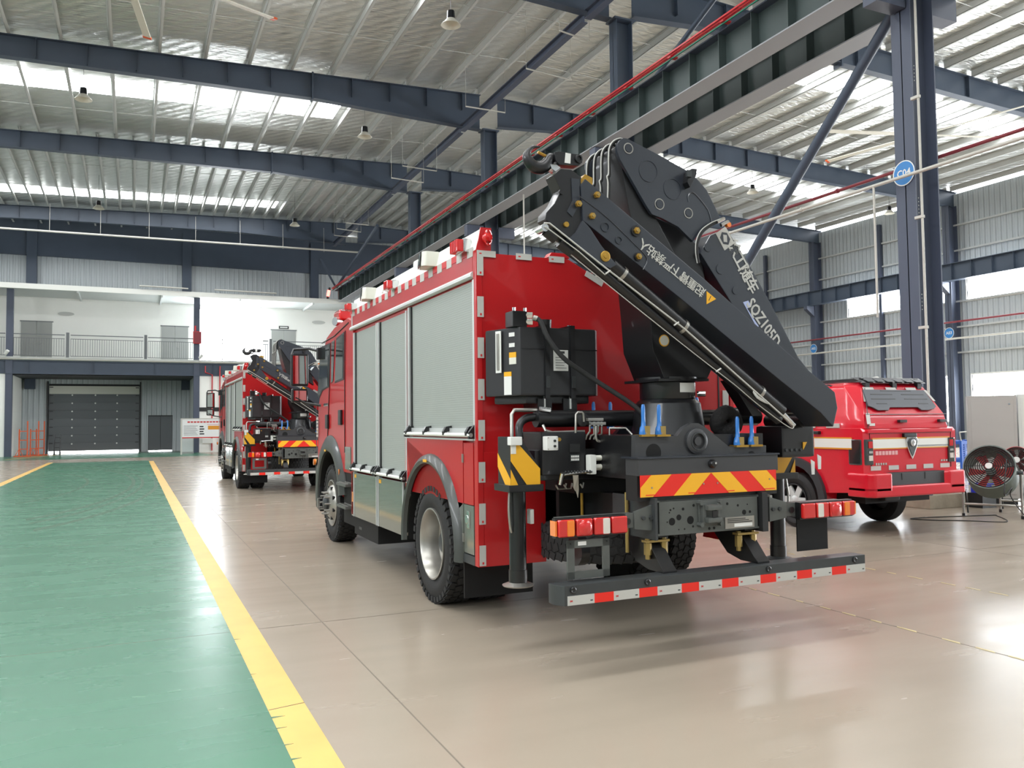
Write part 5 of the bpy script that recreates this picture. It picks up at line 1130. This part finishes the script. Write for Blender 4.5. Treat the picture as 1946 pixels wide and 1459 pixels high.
# front wheel arch and bumper corner
sec = [(-.0, .66), (-.045, .665), (-.055, .70), (-.05, .80), (-.01, .88), (.02, .885)]; vs = []
for k in range(21):
    t = R(-6)+(PI-R(2))*k/20
    for dx, r in sec: vs.append((XL+.045+dx, FW_Y+r*math.cos(t), WZ+.05+min(r, .80 if False else r)*math.sin(t)))
m_ = len(sec); fa = MB().add(vs, [(k*m_+j, k*m_+j+1, (k+1)*m_+j+1, (k+1)*m_+j) for k in range(20) for j in range(m_-1)]).build('wheel_arch_trim', 'dark_trim', T, smooth=50)
MB().cyl((XL-.02, 12.16, 1.06), (XL-.05, 12.16, 1.06), .045, n=14).build('side_marker', 'lens_orange', fa, smooth=40); box('arch_sticker', 'yellow', fa, XL-.014, XL-.01, 11.5, 11.6, 1.23, 1.255)
vs = []
for k in range(17):
    t = PI*k/16
    for dx in (.03, .7): vs.append((XL+dx, FW_Y+.655*math.cos(t), WZ+.05+.655*math.sin(t)))
MB().add(vs, [(2*k, 2*k+1, 2*k+3, 2*k+2) for k in range(16)]).build('wheel_liner', 'black_matte', T, smooth=50)
MB().prism([(XL+.02, 12.05, .35), (XL+.02, 12.35, .40), (XL+.02, 12.38, 1.0), (XL+.02, 12.12, 1.0)], (2.45, 0, 0)).build('front_bumper', 'black', T, bevel=.02)
for k in range(6): box('corner_lamp', 'lens_white', T, XL+.02, XL+.03, 12.22, 12.30, 1.42+k*.05, 1.46+k*.05)
# steps and rear cab fender
box('cab_sill', 'grey_green', T, XL+.02, XL+.4, 10.2, 10.50, 1.03, 1.32, bevel=.01)
box('step_well', 'black_matte', T, XL+.06, XL+.5, 10.14, 10.72, .34, 1.05)
for z in (.86, .585):
    st = box('cab_step', 'frame_grey', T, XL-.05, XL+.28, 10.18, 10.70, z-.035, z, bevel=.004)
    for a in range(6):
        for c in range(3): MB().cyl((XL-.01+c*.07, 10.23+a*.08, z), (XL-.01+c*.07, 10.23+a*.08, z+.008), .018, n=8).build('grip_stud', 'steel', st)
box('side_reflector', 'lens_orange', T, XL-.005, XL+.005, 10.74, 10.79, .85, 1.02)
box('battery_case', 'black_matte', T, XL+.05, 3.0, 9.05, 10.12, .26, .50, bevel=.01); box('case_mark', 'chassis', T, XL+.046, XL+.05, 9.75, 9.88, .34, .37)
# mirrors
my = 12.22
mr = MB().tube([(XL+.06, 12.06, 2.66), (XL-.10, my, 2.72), (XL-.32, my+.02, 2.70), (XL-.35, my, 2.62)], .02, 8).build('mirror_arm', 'black', T, smooth=50)
MB().tube([(XL+.06, 12.1, 1.88), (XL-.15, my, 1.92), (XL-.30, my, 2.0)], .018, 8).build('mirror_arm', 'black', T, smooth=50)
box('arm_mount', 'black', T, XL-.02, XL+.06, 12.0, 12.12, 2.55, 2.72, bevel=.015)
for z0, z1, w0 in ((2.17, 2.64, .0), (1.93, 2.13, .01)):
    hs = MB().box(XL-.36+w0, XL-.11-w0, my-.01, my+.09, z0, z1).build('mirror', 'black', T, bevel=.03, seg=3)
    MB().box(XL-.335+w0, XL-.135-w0, my-.014, my-.008, z0+.03, z1-.03).build('mirror_glass', 'mirror', hs)
# beacon bar on the cab roof
lb = box('light_bar_base', 'black', T, 2.62, 4.80, 11.28, 11.58, 2.88, 3.06, bevel=.02)
MB().box(2.57, 4.85, 11.25, 11.6, 3.04, 3.19).build('light_bar_dome', 'lens_red', lb, bevel=.05, seg=3); MB().cyl((2.62, 11.34, 3.02), (2.52, 11.29, 3.02), .06, n=16).build('side_lamp', 'chrome', lb, smooth=40)
box('light_bar_trim', 'chrome', lb, 2.60, 4.82, 11.245, 11.252, 3.165, 3.18)
MB().prism([(3.1, 5.99, 2.96), (3.3, 5.99, 2.96), (3.27, 5.99, 3.0), (3.13, 5.99, 3.0)], (0, .1, 0)).build('roof_handle', 'red', T, bevel=.006)
# ---------- second truck of the same make, ahead in the line
tr2 = clone(tr, None, (0, 15.15, 0))
tr2['label'] = 'second red crane fire truck parked ahead, farther from the camera'
# ================================================================ pickup with canopy
pk = thing('pickup_truck', (9.86, 9.4, 0), 'red pickup truck with canopy and white stripe, right of the crane truck', 'pickup truck'); T = pk
A0, A1, AM = 8.93, 10.80, 9.865; PR = .405; PY1, PY2 = 9.42, 12.65
prof = [(8.20, .60), (8.16, .88), (8.16, 1.42), (8.20, 1.47), (10.02, 1.47), (10.08, 1.50), (10.45, 1.86), (11.4, 1.88), (12.15, 1.38), (13.2, 1.26), (13.4, 1.05), (13.42, .55), (13.1, .42)]
prof += arc(PY2, PR+.03, .50, -.02, PI+.02, 12)[0:]+[(12.1, .40), (9.98, .40)]+arc(PY1, PR+.03, .50, 0, PI, 12)+[(8.9, .55)]
bdy = MB().prism([(A0+.02, y, z) for y, z in prof], (A1-A0-.04, 0, 0)).build('pickup_body', 'pickup_red', T, bevel=.03, seg=3)
for x in (A0, A1-.012):                                    # stripe along the bed side and cab
    for z0, z1, m in ((1.18, 1.2, 'gold'), (1.2, 1.325, 'white'), (1.325, 1.345, 'gold')): box('side_stripe', m, bdy, x+.004 if x == A0 else x, x+.02 if x == A0 else x+.010, 8.34, 11.9, z0, z1)
for z0, z1, m in ((1.18, 1.195, 'gold'), (1.195, 1.315, 'white'), (1.315, 1.335, 'gold')): box('tailgate_stripe', m, bdy, 9.12, 10.64, 8.148, 8.162, z0, z1)
MB().tube([(9.10, 8.158, .90), (9.08, 8.158, 1.40), (10.68, 8.158, 1.40), (10.66, 8.158, .90)], .006, 5).build('tailgate_seam', 'black', bdy)
MB().box(9.02, 10.70, 8.13, 8.19, 1.40, 1.45).build('tailgate_lip', 'pickup_red', bdy, bevel=.015)
MB().box(9.70, 9.95, 8.12, 8.17, 1.335, 1.39).build('tailgate_handle', 'black', bdy, bevel=.015)
# emblem: chrome ring running into a pointed lower half
def dmd(s): return [(9.865+s*1.2*x, z) for x, z in ((0, .185), (.06, .165), (.10, .10), (.09, .03), (.03, -.12), (0, -.17), (-.03, -.12), (-.09, .03), (-.10, .10), (-.06, .165))]
zc = 1.20
MB().prism([(x, 8.135, zc+z) for x, z in dmd(1.0)], (0, .02, 0)).build('emblem', 'chrome', bdy, bevel=.008)
MB().prism([(9.865+(x-9.865)*.72, 8.128, zc+z*.72-.002) for x, z in dmd(1.0)], (0, .006, 0)).build('emblem_field', 'chassis', bdy); MB().lathe((9.865, 8.122, zc+.06), (0, -1, 0), [(.05, -.01), (.05, .006), (.03, .01), (.026, .004), (0, .004)], 24).build('emblem_ring', 'chrome', bdy, smooth=40)
box('emblem_bar', 'chrome', bdy, 9.98, 10.62, 8.145, 8.158, 1.205, 1.225)
for k in range(5): box('badge_letter', 'chrome', bdy, 9.17+k*.045, 9.20+k*.045, 8.15, 8.158, .965, .995)
for k in range(3): box('badge_letter', 'chrome', bdy, 10.45+k*.05, 10.485+k*.05, 8.15, 8.158, .985, 1.01)
mat('print_pale', 'd49a9a', .5)
for k in range(7): box('decal_letter', 'print_pale', bdy, 9.18+k*.062, 9.23+k*.062, 8.155, 8.159, 1.10, 1.155)
for k in range(5): box('reflective_tape', 'tape_white', bdy, 9.08+k*.34, 9.27+k*.34, 8.152, 8.158, .895, .955)
# bumper
MB().prism([(A0-.01, 8.42, .54), (A0-.01, 8.09, .54), (A0+.06, 8.0, .54), (A1-.06, 8.0, .54), (A1+.01, 8.09, .54), (A1+.01, 8.42, .54)], (0, 0, .15)).build('rear_bumper', 'pickup_red', T, bevel=.03, seg=3)
for mx in (0, 1):
    q = [(A0-.01, 8.42), (A0-.01, 8.09), (A0+.06, 8.0), (9.30, 8.0), (9.38, 8.12), (9.38, 8.2)]
    MB().prism([((x if mx == 0 else A0+A1-x), y, .60) for x, y in q], (0, 0, .26)).build('bumper_corner', 'pickup_red', T, bevel=.03, seg=3)
st = box('bumper_step', 'flare', T, 9.33, 10.40, 8.06, 8.20, .69, .86)
for x in (9.55, 10.0): box('step_slot', 'black', st, x, x+.02, 8.055, 8.06, .76, .85)
# tail lights wrapped round the corners
for s, xa, xb in ((-1, A0+.014, 9.12), (1, 10.60, A1-.014)):
    tl = MB().prism([(xa, 8.14 if s > 0 else 8.36, 1.0), (xa, 8.36, 1.0), (xb if s < 0 else xa, 8.14 if s < 0 else 8.36, 1.0), (xb, 8.135, 1.0)] if False else ([(xa-.005, 8.40, .97), (xa-.005, 8.19, .97), (xa+.05, 8.14, .97), (xb, 8.135, .97), (xb, 8.30, .97)] if s < 0 else [(xb+.005, 8.40, .97), (xb+.005, 8.19, .97), (xb-.05, 8.14, .97), (xa, 8.135, .97), (xa, 8.30, .97)]), (0, 0, .35)).build('tail_light', 'glass', T, bevel=.02, seg=2)
    q = xb-.09 if s < 0 else xa+.02
    for z0, z1, m in ((1.03, 1.10, 'lens_white'), (1.13, 1.16, 'chrome'), (1.2, 1.29, 'lens_red')): box('lamp_segment', m, tl, q, q+.07, 8.128, 8.136, z0, z1)
# canopy
ring0 = [(8.95, 8.5, 1.46), (9.02, 8.18, 1.46), (10.66, 8.18, 1.46), (10.76, 8.5, 1.46), (10.76, 10.0, 1.46), (8.95, 10.0, 1.46)]
ring1 = [(8.97, 8.5, 1.66), (9.04, 8.21, 1.66), (10.62, 8.21, 1.66), (10.74, 8.5, 1.66), (10.74, 10.0, 1.66), (8.97, 10.0, 1.66)]
ring2 = [(9.10, 8.60, 2.04), (9.22, 8.40, 2.04), (10.46, 8.40, 2.04), (10.60, 8.60, 2.04), (10.60, 10.0, 2.04), (9.10, 10.0, 2.04)]
ring3 = [(9.20, 8.68, 2.11), (9.28, 8.48, 2.11), (10.40, 8.48, 2.11), (10.50, 8.68, 2.11), (10.50, 10.0, 2.11), (9.20, 10.0, 2.11)]
rs = ring0+ring1+ring2+ring3
cn = MB().add(rs, [tuple(range(5, -1, -1)), tuple(range(18, 24))]+[(k*6+i, k*6+(i+1) % 6, (k+1)*6+(i+1) % 6, (k+1)*6+i) for k in range(3) for i in range(6)]).build('canopy', 'pickup_red', T, bevel=.02, seg=2)
# rear hatch frame, plate, catches: on the sloped rear face
e0, e1 = Vector((9.04, 8.205, 1.66)), Vector((9.22, 8.395, 2.04)); nf = Vector((0, -.38, .19)).normalized()
def rearpt(x, z): 
    t = (z-1.66)/.38; return Vector((x, 8.205+.19*t-.004, z))
def rear_poly(name, m, pts, th, off=0, par=cn, bev=0): return MB().prism([rearpt(x, z)+nf*off for x, z in pts], nf*th).build(name, m, par, bevel=bev)
vp = rear_poly('vent_panel', 'panel_grey', [(9.18, 1.99), (10.38, 1.99), (10.48, 1.75), (10.42, 1.72), (10.30, 1.70), (10.15, 1.70), (10.10, 1.74), (9.55, 1.74), (9.50, 1.70), (9.30, 1.70), (9.22, 1.74), (9.15, 1.76)], .02, .012, bev=.008)
for x0, x1, z in ((9.5, 10.1, 1.965), (9.28, 9.70, 1.915), (9.88, 10.33, 1.915), (9.26, 9.72, 1.85), (9.90, 10.36, 1.85), (9.32, 9.52, 1.785), (10.14, 10.34, 1.785)): rear_poly('slot', 'black', [(x0, z), (x1, z), (x1, z+.012), (x0, z+.012)], .003, .032, vp)
for x0 in (9.22, 9.66, 10.06): rear_poly('reflective_tape', 'tape_white', [(x0, 2.0), (x0+.2, 2.0), (x0+.2, 2.035), (x0, 2.035)], .003, .006)
for x0, z0, z1 in ((9.06, 1.83, 1.98), (9.06, 1.52, 1.67)): rear_poly('reflective_tape', 'tape_white', [(x0+(z0-1.66)*.4, z0), (x0+.07+(z0-1.66)*.4, z0), (x0+.07+(z1-1.66)*.4, z1), (x0+(z1-1.66)*.4, z1)], .003, .008)
rear_poly('reflective_tape', 'tape_white', [(10.50, 1.84), (10.55, 1.84), (10.46, 2.0), (10.41, 2.0)], .003, .006)
MB().tube([(9.06, 8.19, 1.655), (10.64, 8.19, 1.655)], .006, 5).build('hatch_seam', 'black', cn); MB().tube([(9.07, 8.17, 1.47), (9.09, 8.19, 1.66), (9.25, 8.37, 2.02)], .006, 5).build('hatch_seam', 'black', cn)
for x in (9.72, 10.52): box('hatch_catch', 'black', cn, x-.07, x+.07, 8.14, 8.19, 1.54, 1.58, bevel=.008)
box('small_label', 'sticker', cn, 9.10, 9.2, 8.168, 8.18, 1.50, 1.535)
MB().prism([(8.955, 8.9, 1.5), (8.955, 8.92, 1.5), (9.09, 8.92, 2.02), (9.09, 8.9, 2.02)], (-.008, 0, .002)).build('side_seam', 'black', cn)
for y0 in (8.55, 9.0, 9.45): box('reflective_tape', 'tape_white', cn, 8.94, 8.952, y0, y0+.24, 1.475, 1.535)
for y0 in (8.9, 9.75): box('tie_hook', 'black', bdy, A0-.03, A0+.03, y0, y0+.12, 1.385, 1.43, bevel=.01)
MB().tube([(9.16, 8.86, 2.07), (9.13, 8.9, 2.09), (9.13, 8.98, 2.09), (9.16, 9.02, 2.07)], .012, 6).build('side_handle', 'black', cn)
# roof rack
for x in (9.3, 10.38): box('rack_rail', 'black', T, x-.03, x+.03, 8.45, 10.0, 2.13, 2.17, bevel=.008)
for y0 in (8.62, 9.1, 9.6): box('rack_slat', 'black', T, 9.3, 10.38, y0, y0+.08, 2.14, 2.16)
ra = MB().prism([(9.2, 8.36, 2.10), (10.46, 8.36, 2.10), (10.5, 8.50, 2.17), (9.16, 8.50, 2.17)], (0, .02, .012)).build('rack_spoiler', 'black', T)
for k in range(6): MB().prism([(9.30+k*.19, 8.352, 2.112), (9.45+k*.19, 8.352, 2.112), (9.45+k*.19, 8.45, 2.158), (9.30+k*.19, 8.45, 2.158)], (0, -.004, .004)).build('spoiler_slot', 'chassis', ra)
for x in (9.32, 9.85, 10.35): box('rack_foot', 'black', ra, x-.04, x+.04, 8.38, 8.44, 2.02, 2.11)
bar = box('light_bar', 'black', T, 9.1, 10.6, 10.9, 11.1, 1.9, 2.14, bevel=.02)
rk = box('front_rack', 'black', T, 9.05, 10.65, 9.8, 10.3, 2.12, 2.2, bevel=.02)
for k in range(6): box('rack_slot', 'steel', rk, 9.045, 9.05, 9.84+k*.07, 9.89+k*.07, 2.14, 2.165)
MB().cyl((9.8, 8.8, 2.16), (10.1, 8.9, 2.2), .03).build('strap', 'tape_white', T)
# cab glass
for x in (A0+.012, A1-.022): MB().prism([(x, 10.2, 1.52), (x, 10.5, 1.80), (x, 11.35, 1.82), (x, 11.85, 1.50)], (.01, 0, 0)).build('side_window', 'glass', T)
# wheels
def pk_wheel(x0, x1, yc, out):
    w = tyre(MB(), yc, PR, x0, x1, PR, .235, 40).build('wheel', 'rubber', T, smooth=35)
    d = Vector((out, 0, 0)); o = Vector((x0 if out < 0 else x1, yc, PR))
    MB().lathe(o, d, [(.245, -.03), (.25, 0), (.235, .002), (.225, -.05), (.215, -.10), (0, -.10)], 36).build('rim', 'chassis_dark', w, smooth=40)
    for k in range(6):
        a = 2*PI*k/6; e_ = Vector((0, math.cos(a), math.sin(a))); f_ = Vector((0, -math.sin(a), math.cos(a))); p = o+d*-.04
        MB().prism([p+f_*.045, p+e_*.225+f_*.05, p+e_*.225-f_*.05, p-f_*.045], d*.03).build('spoke', 'alu', w, bevel=.006)
    MB().lathe(o+d*-.02, d, [(.07, -.02), (.07, .015), (.05, .025), (0, .025)], 20).build('hub_cap', 'alu', w, smooth=40)
for yc in (PY1, PY2): pk_wheel(A0-.02, A0+.24, yc, -1); pk_wheel(A1-.24, A1+.02, yc, 1)
for x0 in (A0-.035, A1-.015):
    for yc in (PY1, PY2):
        vs = []
        for k in range(15):
            t = -.12+(PI+.24)*k/14
            for r in (.49, .61):
                for dx in (0, .05): vs.append((x0+dx, yc+r*math.cos(t)*(1.0), PR+.03+r*math.sin(t)))
        fs = []
        for k in range(14):
            a = k*4; fs += [(a, a+2, a+6, a+4), (a+1, a+5, a+7, a+3), (a, a+4, a+5, a+1), (a+2, a+3, a+7, a+6)]
        MB().add(vs, fs).build('wheel_flare', 'flare', T, smooth=40)
MB().cyl((A0+.2, PY1, PR), (A1-.2, PY1, PR), .06).lathe((AM, PY1, PR), (0, 1, 0), [(0, -.18), (.13, -.1), (.13, .1), (0, .18)], 16).build('rear_axle', 'black', T, smooth=40)
box('underbody', 'black_matte', T, A0+.3, A1-.3, 8.4, 13.0, .42, .62)
MB().box(9.5, 9.8, 8.3, 9.0, .45, .6).build('silencer', 'chassis_dark', T, bevel=.04)
# ================================================================ shop-floor things
# drum fan on a tubular stand
def drum_fan(c, yaw, tilt, r, dep, label, body, stand=True):
    c = Vector(c); t = thing('drum_fan', (c.x, c.y, 0), label, 'fan')
    d = Vector((math.cos(tilt)*math.sin(yaw)*-1, -math.cos(tilt)*math.cos(yaw), math.sin(tilt))).normalized()     # direction the fan blows
    x, y, _ = basis(d)
    MB().lathe(c, d, [(r*.97, -dep/2), (r, -dep/2), (r, dep/2), (r*1.03, dep/2), (r*1.03, dep/2+.01), (r*.97, dep/2+.01), (r*.97, -dep/2)], 40).build('drum', body, t, smooth=40)
    b = MB()
    for k in range(11):
        rr = r*(.1+.86*k/10); b.tube([c+d*(dep/2+.012+.03*(1-(rr/r)**2))+(x*math.cos(q)+y*math.sin(q))*rr for q in [2*PI*i/32 for i in range(32)]], .007, 5, closed=True)
    for k in range(6):
        q = 2*PI*k/6; b.tube([c+d*(dep/2+.042)+(x*math.cos(q)+y*math.sin(q))*r*.08, c+d*(dep/2+.012)+(x*math.cos(q)+y*math.sin(q))*r*.98], .005, 5)
    b.build('front_guard', 'black_matte', t, smooth=60)
    for k in range(6):
        q = 2*PI*k/6; e_ = x*math.cos(q)+y*math.sin(q); f_ = -x*math.sin(q)+y*math.cos(q)
        MB().add([c+e_*r*.2-f_*r*.10-d*.03, c+e_*r*.2+f_*r*.10+d*.03, c+e_*r*.88+f_*r*.24+d*.05, c+e_*r*.88-f_*r*.22-d*.05,
                  c+e_*r*.2-f_*r*.10-d*.038, c+e_*r*.2+f_*r*.10+d*.022, c+e_*r*.88+f_*r*.24+d*.042, c+e_*r*.88-f_*r*.22-d*.058],
                 [(0, 1, 2, 3), (7, 6, 5, 4), (0, 4, 5, 1), (1, 5, 6, 2), (2, 6, 7, 3), (3, 7, 4, 0)]).build('fan_blade', 'fan_red', t)
    MB().cyl(c-d*.15, c+d*.06, r*.2, n=20).build('motor', body, t, smooth=40); MB().cyl(c+d*(dep/2+.04), c+d*(dep/2+.05), .05, n=16).build('guard_badge', 'sticker', t)
    if stand:
        s = Vector((d.y, -d.x, 0)).normalized(); f = Vector((d.x, d.y, 0)).normalized()
        for sg in (-1, 1):
            top = c+s*sg*(r+.05); 
            lg = MB().tube([top+Vector((0, 0, .05)), Vector((top.x, top.y, .02))+f*.02], .018, 8).build('stand_leg', 'steel', t, smooth=50)
            MB().tube([top-Vector((0, 0, .05)), Vector((top.x, top.y, .16))-f*.36, Vector((top.x, top.y, .02))-f*.40], .014, 8).build('stand_brace', 'chassis', t, smooth=50)
            MB().cyl(c+s*sg*(r*.97), top+s*sg*.03, .03, n=12).build('pivot_knob', 'chassis', t)
            MB().cyl(Vector((top.x, top.y, 0))+f*.02, Vector((top.x, top.y, .05))+f*.02, .024, n=10).build('rubber_foot', 'black', t)
            MB().tube([Vector((top.x, top.y, .20)), Vector((top.x, top.y, .16))-f*.37], .012, 6).build('side_tie', 'steel', t)
        MB().tube([Vector(((c+s*(r+.05)).x, (c+s*(r+.05)).y, .2)), Vector(((c-s*(r+.05)).x, (c-s*(r+.05)).y, .2))], .018, 8).build('cross_tie', 'steel', t)
    return t
drum_fan((12.5, 8.85, .72), R(62), R(25), .36, .46, 'grey drum fan with red blades on a tubular stand by the cabinets', 'fan_body')
t2 = drum_fan((13.45, 9.05, .86), R(60), R(10), .22, .3, 'red shrouded fan at the right edge beside the grey drum fan', 'fan_red', True)
t = tag(MB().tube(bez([(12.35, 8.7, .06), (12.1, 8.35, .008), (11.7, 8.75, .008), (11.35, 9.05, .008), (11.25, 9.35, .008), (11.9, 9.25, .008), (12.8, 9.0, .008)], 8), .008, 6).build('power_cable', 'cable', smooth=60), 'thin black power cable looped on the floor by the fan', 'cable')
tag(MB().tube(bez([(12.30, 8.45, .95), (12.15, 8.40, .5), (12.2, 8.42, .40), (12.4, 8.45, .5), (12.45, 8.5, .35), (12.7, 8.4, .008), (12.9, 8.3, .008)], 8), .009, 6).build('power_cable', 'cable', smooth=60), 'black lead hanging in loops below the drum fan guard', 'cable')
# cabinets
def cabinet(A, B, dep, z1, label, body, louv):
    A = Vector((*A, 0)); B = Vector((*B, 0)); d = (B-A).normalized(); n = Vector((-d.y, d.x, 0)); W = (B-A).length
    t = thing('electrical_cabinet', A, label, 'cabinet'); q = lambda s, w, z: A+d*s+n*w+Vector((0, 0, z))
    MB().prism([q(0, 0, .1), q(W, 0, .1), q(W, dep, .1), q(0, dep, .1)], (0, 0, z1-.1)).build('cabinet_body', body, t, bevel=.01)
    MB().prism([q(.03, .03, 0), q(W-.03, .03, 0), q(W-.03, dep-.03, 0), q(.03, dep-.03, 0)], (0, 0, .1)).build('plinth', 'chassis_dark', t)
    dr = MB().prism([q(.05, -.012, .18), q(W-.05, -.012, .18), q(W-.05, 0, .18), q(.05, 0, .18)], (0, 0, z1-.26)).build('door_panel', body, t, bevel=.006)
    if louv:
        for k in range(6):
            for s in (.12, .26): MB().prism([q(s, -.024, z1-.42+k*.05), q(s+.10, -.024, z1-.42+k*.05), q(s+.10, -.012, z1-.42+k*.05), q(s, -.012, z1-.42+k*.05)], (0, 0, .015)).build('louvre', 'canopy', dr)
    MB().cyl(q(W-.12, -.012, z1-.16), q(W-.12, -.03, z1-.16), .018, n=10).build('lock', 'chrome', dr)
cabinet((14.24, 10.50), (14.75, 9.90), .5, 2.0, 'tall pale grey steel cabinet behind the drum fan', 'cabinet', False)
cabinet((14.84, 9.94), (15.45, 9.2), .5, 2.02, 'pale louvred steel cabinet at the right edge, beside the taller grey one', 'white', True)
# blue cage cart far behind
bc = thing('cage_cart', (20.2, 15, 0), 'blue wire cage cart standing beyond the pickup', 'cart')
for (x, y) in ((19.5, 14.6), (20.7, 14.6), (19.5, 15.4), (20.7, 15.4)): box('corner_post', 'blue', bc, x-.03, x+.03, y-.03, y+.03, .18, 1.0)
for z in (.48, .95):
    for y in (14.6, 15.4): box('frame_rail', 'blue', bc, 19.5, 20.7, y-.025, y+.025, z-.04, z+.04)
    for x in (19.5, 20.7): box('frame_rail', 'blue', bc, x-.025, x+.025, 14.6, 15.4, z-.04, z+.04)
for k in range(8): box('mesh_wire', 'blue', bc, 19.5, 20.7, 14.59, 14.61, .52+k*.055, .54+k*.055)
for k in range(9): box('mesh_wire', 'blue', bc, 19.6+k*.125, 19.62+k*.125, 14.59, 14.61, .48, .95)
for (x, y) in ((19.6, 14.7), (20.6, 14.7), (19.6, 15.3), (20.6, 15.3)): MB().cyl((x, y-.03, .10), (x, y+.03, .10), .10, n=16).build('castor', 'blue', bc, smooth=40)
MB().tube([(19.5, 14.6, 1.0), (19.45, 14.6, 1.22), (20.75, 14.6, 1.27)], .018, 6).build('push_handle', 'pipe_white', bc)
bt = thing('plastic_bin', (13.77, 9.95, 0), 'small bright blue plastic bin between the column plinth and cabinet', 'bin')
MB().prism([(13.62, 9.85, .26), (13.92, 9.85, .26), (13.92, 10.05, .26), (13.62, 10.05, .26)], (0, 0, .16)).build('bin_shell', mat('bin_blue', '2b36b8', .4) and 'bin_blue', bt, bevel=.02); MB().box(13.60, 13.94, 9.83, 10.07, .40, .43).build('bin_rim', 'bin_blue', bt, bevel=.008); MB().box(13.60, 13.96, 9.81, 10.09, 0, .26).build('stand_block', 'chassis_dark', bt)
bo = thing('oil_bottle', (12.72, 10.22, .24), 'small dark blue oil bottle standing on the column plinth', 'bottle')
MB().box(12.735, 12.80, 10.16, 10.24, .24, .37).build('bottle_body', mat('bottle_blue', '1c3a5c', .4) and 'bottle_blue', bo, bevel=.015); box('bottle_label', 'lamp_glass', bo, 12.74, 12.795, 10.157, 10.16, .27, .34); MB().cyl((12.77, 10.2, .37), (12.77, 10.2, .40), .018, n=10).build('bottle_cap', 'chassis_dark', bo)
# orange barriers at the far left
for k, (x, y) in enumerate(((-5.75, 53.6), (-5.3, 54.6), (-5.1, 55.6))):
    t = thing('barrier_stand', (x, y, 0), 'orange steel barrier stand by the gate recess, %s' % ('nearest and leftmost', 'middle one', 'farthest, by the garage door')[k], 'barrier')
    for dx in (0, .4): MB().box(x+dx-.03, x+dx+.03, y-.03, y+.03, .05, 1.55 if dx == 0 else 2.0).build('upright', 'orange', t)
    box('foot_bar', 'orange', t, x-.25, x+.6, y-.25, y+.25, 0, .05)
    for z in (.4, .9, 1.4): box('cross_bar', 'orange', t, x, x+.4, y-.015, y+.015, z, z+.05)
    for dx in (-.12, .12): MB().cyl((x+dx*1.6, y, .05), (x, y, .45), .015, n=6).build('foot_stay', 'orange', t)
t = thing('hand_truck', (-4.1, 56.8, 0), 'dark upright trolley beside the orange barriers', 'trolley')
for dx in (0, .3): MB().cyl((-4.2+dx, 55.9, .1), (-4.2+dx, 56.1, 1.2), .025).build('upright', 'black', t)
for z in (.4, .7, 1.0): box('rung', 'black', t, -4.2, -3.9, 55.95, 56.05, z, z+.03)
box('toe_plate', 'black', t, -4.25, -3.85, 55.6, 55.95, .02, .05)
for dx in (0, .3): MB().cyl((-4.24+dx, 55.95, .1), (-4.16+dx, 55.95, .1), .1, n=14).build('wheel', 'rubber', t)
# information board
ib_ = thing('notice_board', (3.5, 50.5, 0), 'white framed notice board with red lettering behind the far truck', 'board')
bf = box('board_panel', 'board_white', ib_, 2.56, 5.1, 50.48, 50.52, .98, 2.0)
for x in (2.53, 5.1): box('post', 'pipe_white', ib_, x-.04, x+.04, 50.45, 50.55, 0, 2.05)
box('frame_edge', 'ink_red', ib_, 2.56, 5.1, 50.46, 50.54, .92, .98); box('frame_edge', 'pipe_white', ib_, 2.56, 5.1, 50.46, 50.54, 2.0, 2.05)
for k in range(12): box('headline_stroke', 'ink_red', bf, 2.85+k*.17, 2.98+k*.17, 50.472, 50.48, 1.80, 1.88)
for k in range(7): box('text_line', 'chassis', bf, 2.66, 3.4-.05*(k % 3), 50.472, 50.48, 1.10+k*.085, 1.12+k*.085)
for k in range(4): box('sketch', 'black', bf, 3.5, 3.75-.04*(k % 2), 50.472, 50.48, 1.12+k*.14, 1.19+k*.14)
box('photo_strip', 'gold', bf, 3.95, 4.9, 50.472, 50.48, 1.40, 1.62); box('text_line', 'ink_red', bf, 3.9, 4.9, 50.472, 50.48, 1.68, 1.70)
t = thing('floor_cabinet', (2.95, 52.5, 0), 'grey steel locker behind the notice board', 'cabinet'); box('body', 'door_grey', t, 2.62, 3.3, 52.2, 52.7, 0, 2.0); box('door', 'canopy', t, 2.66, 3.26, 52.18, 52.2, .1, 1.1)
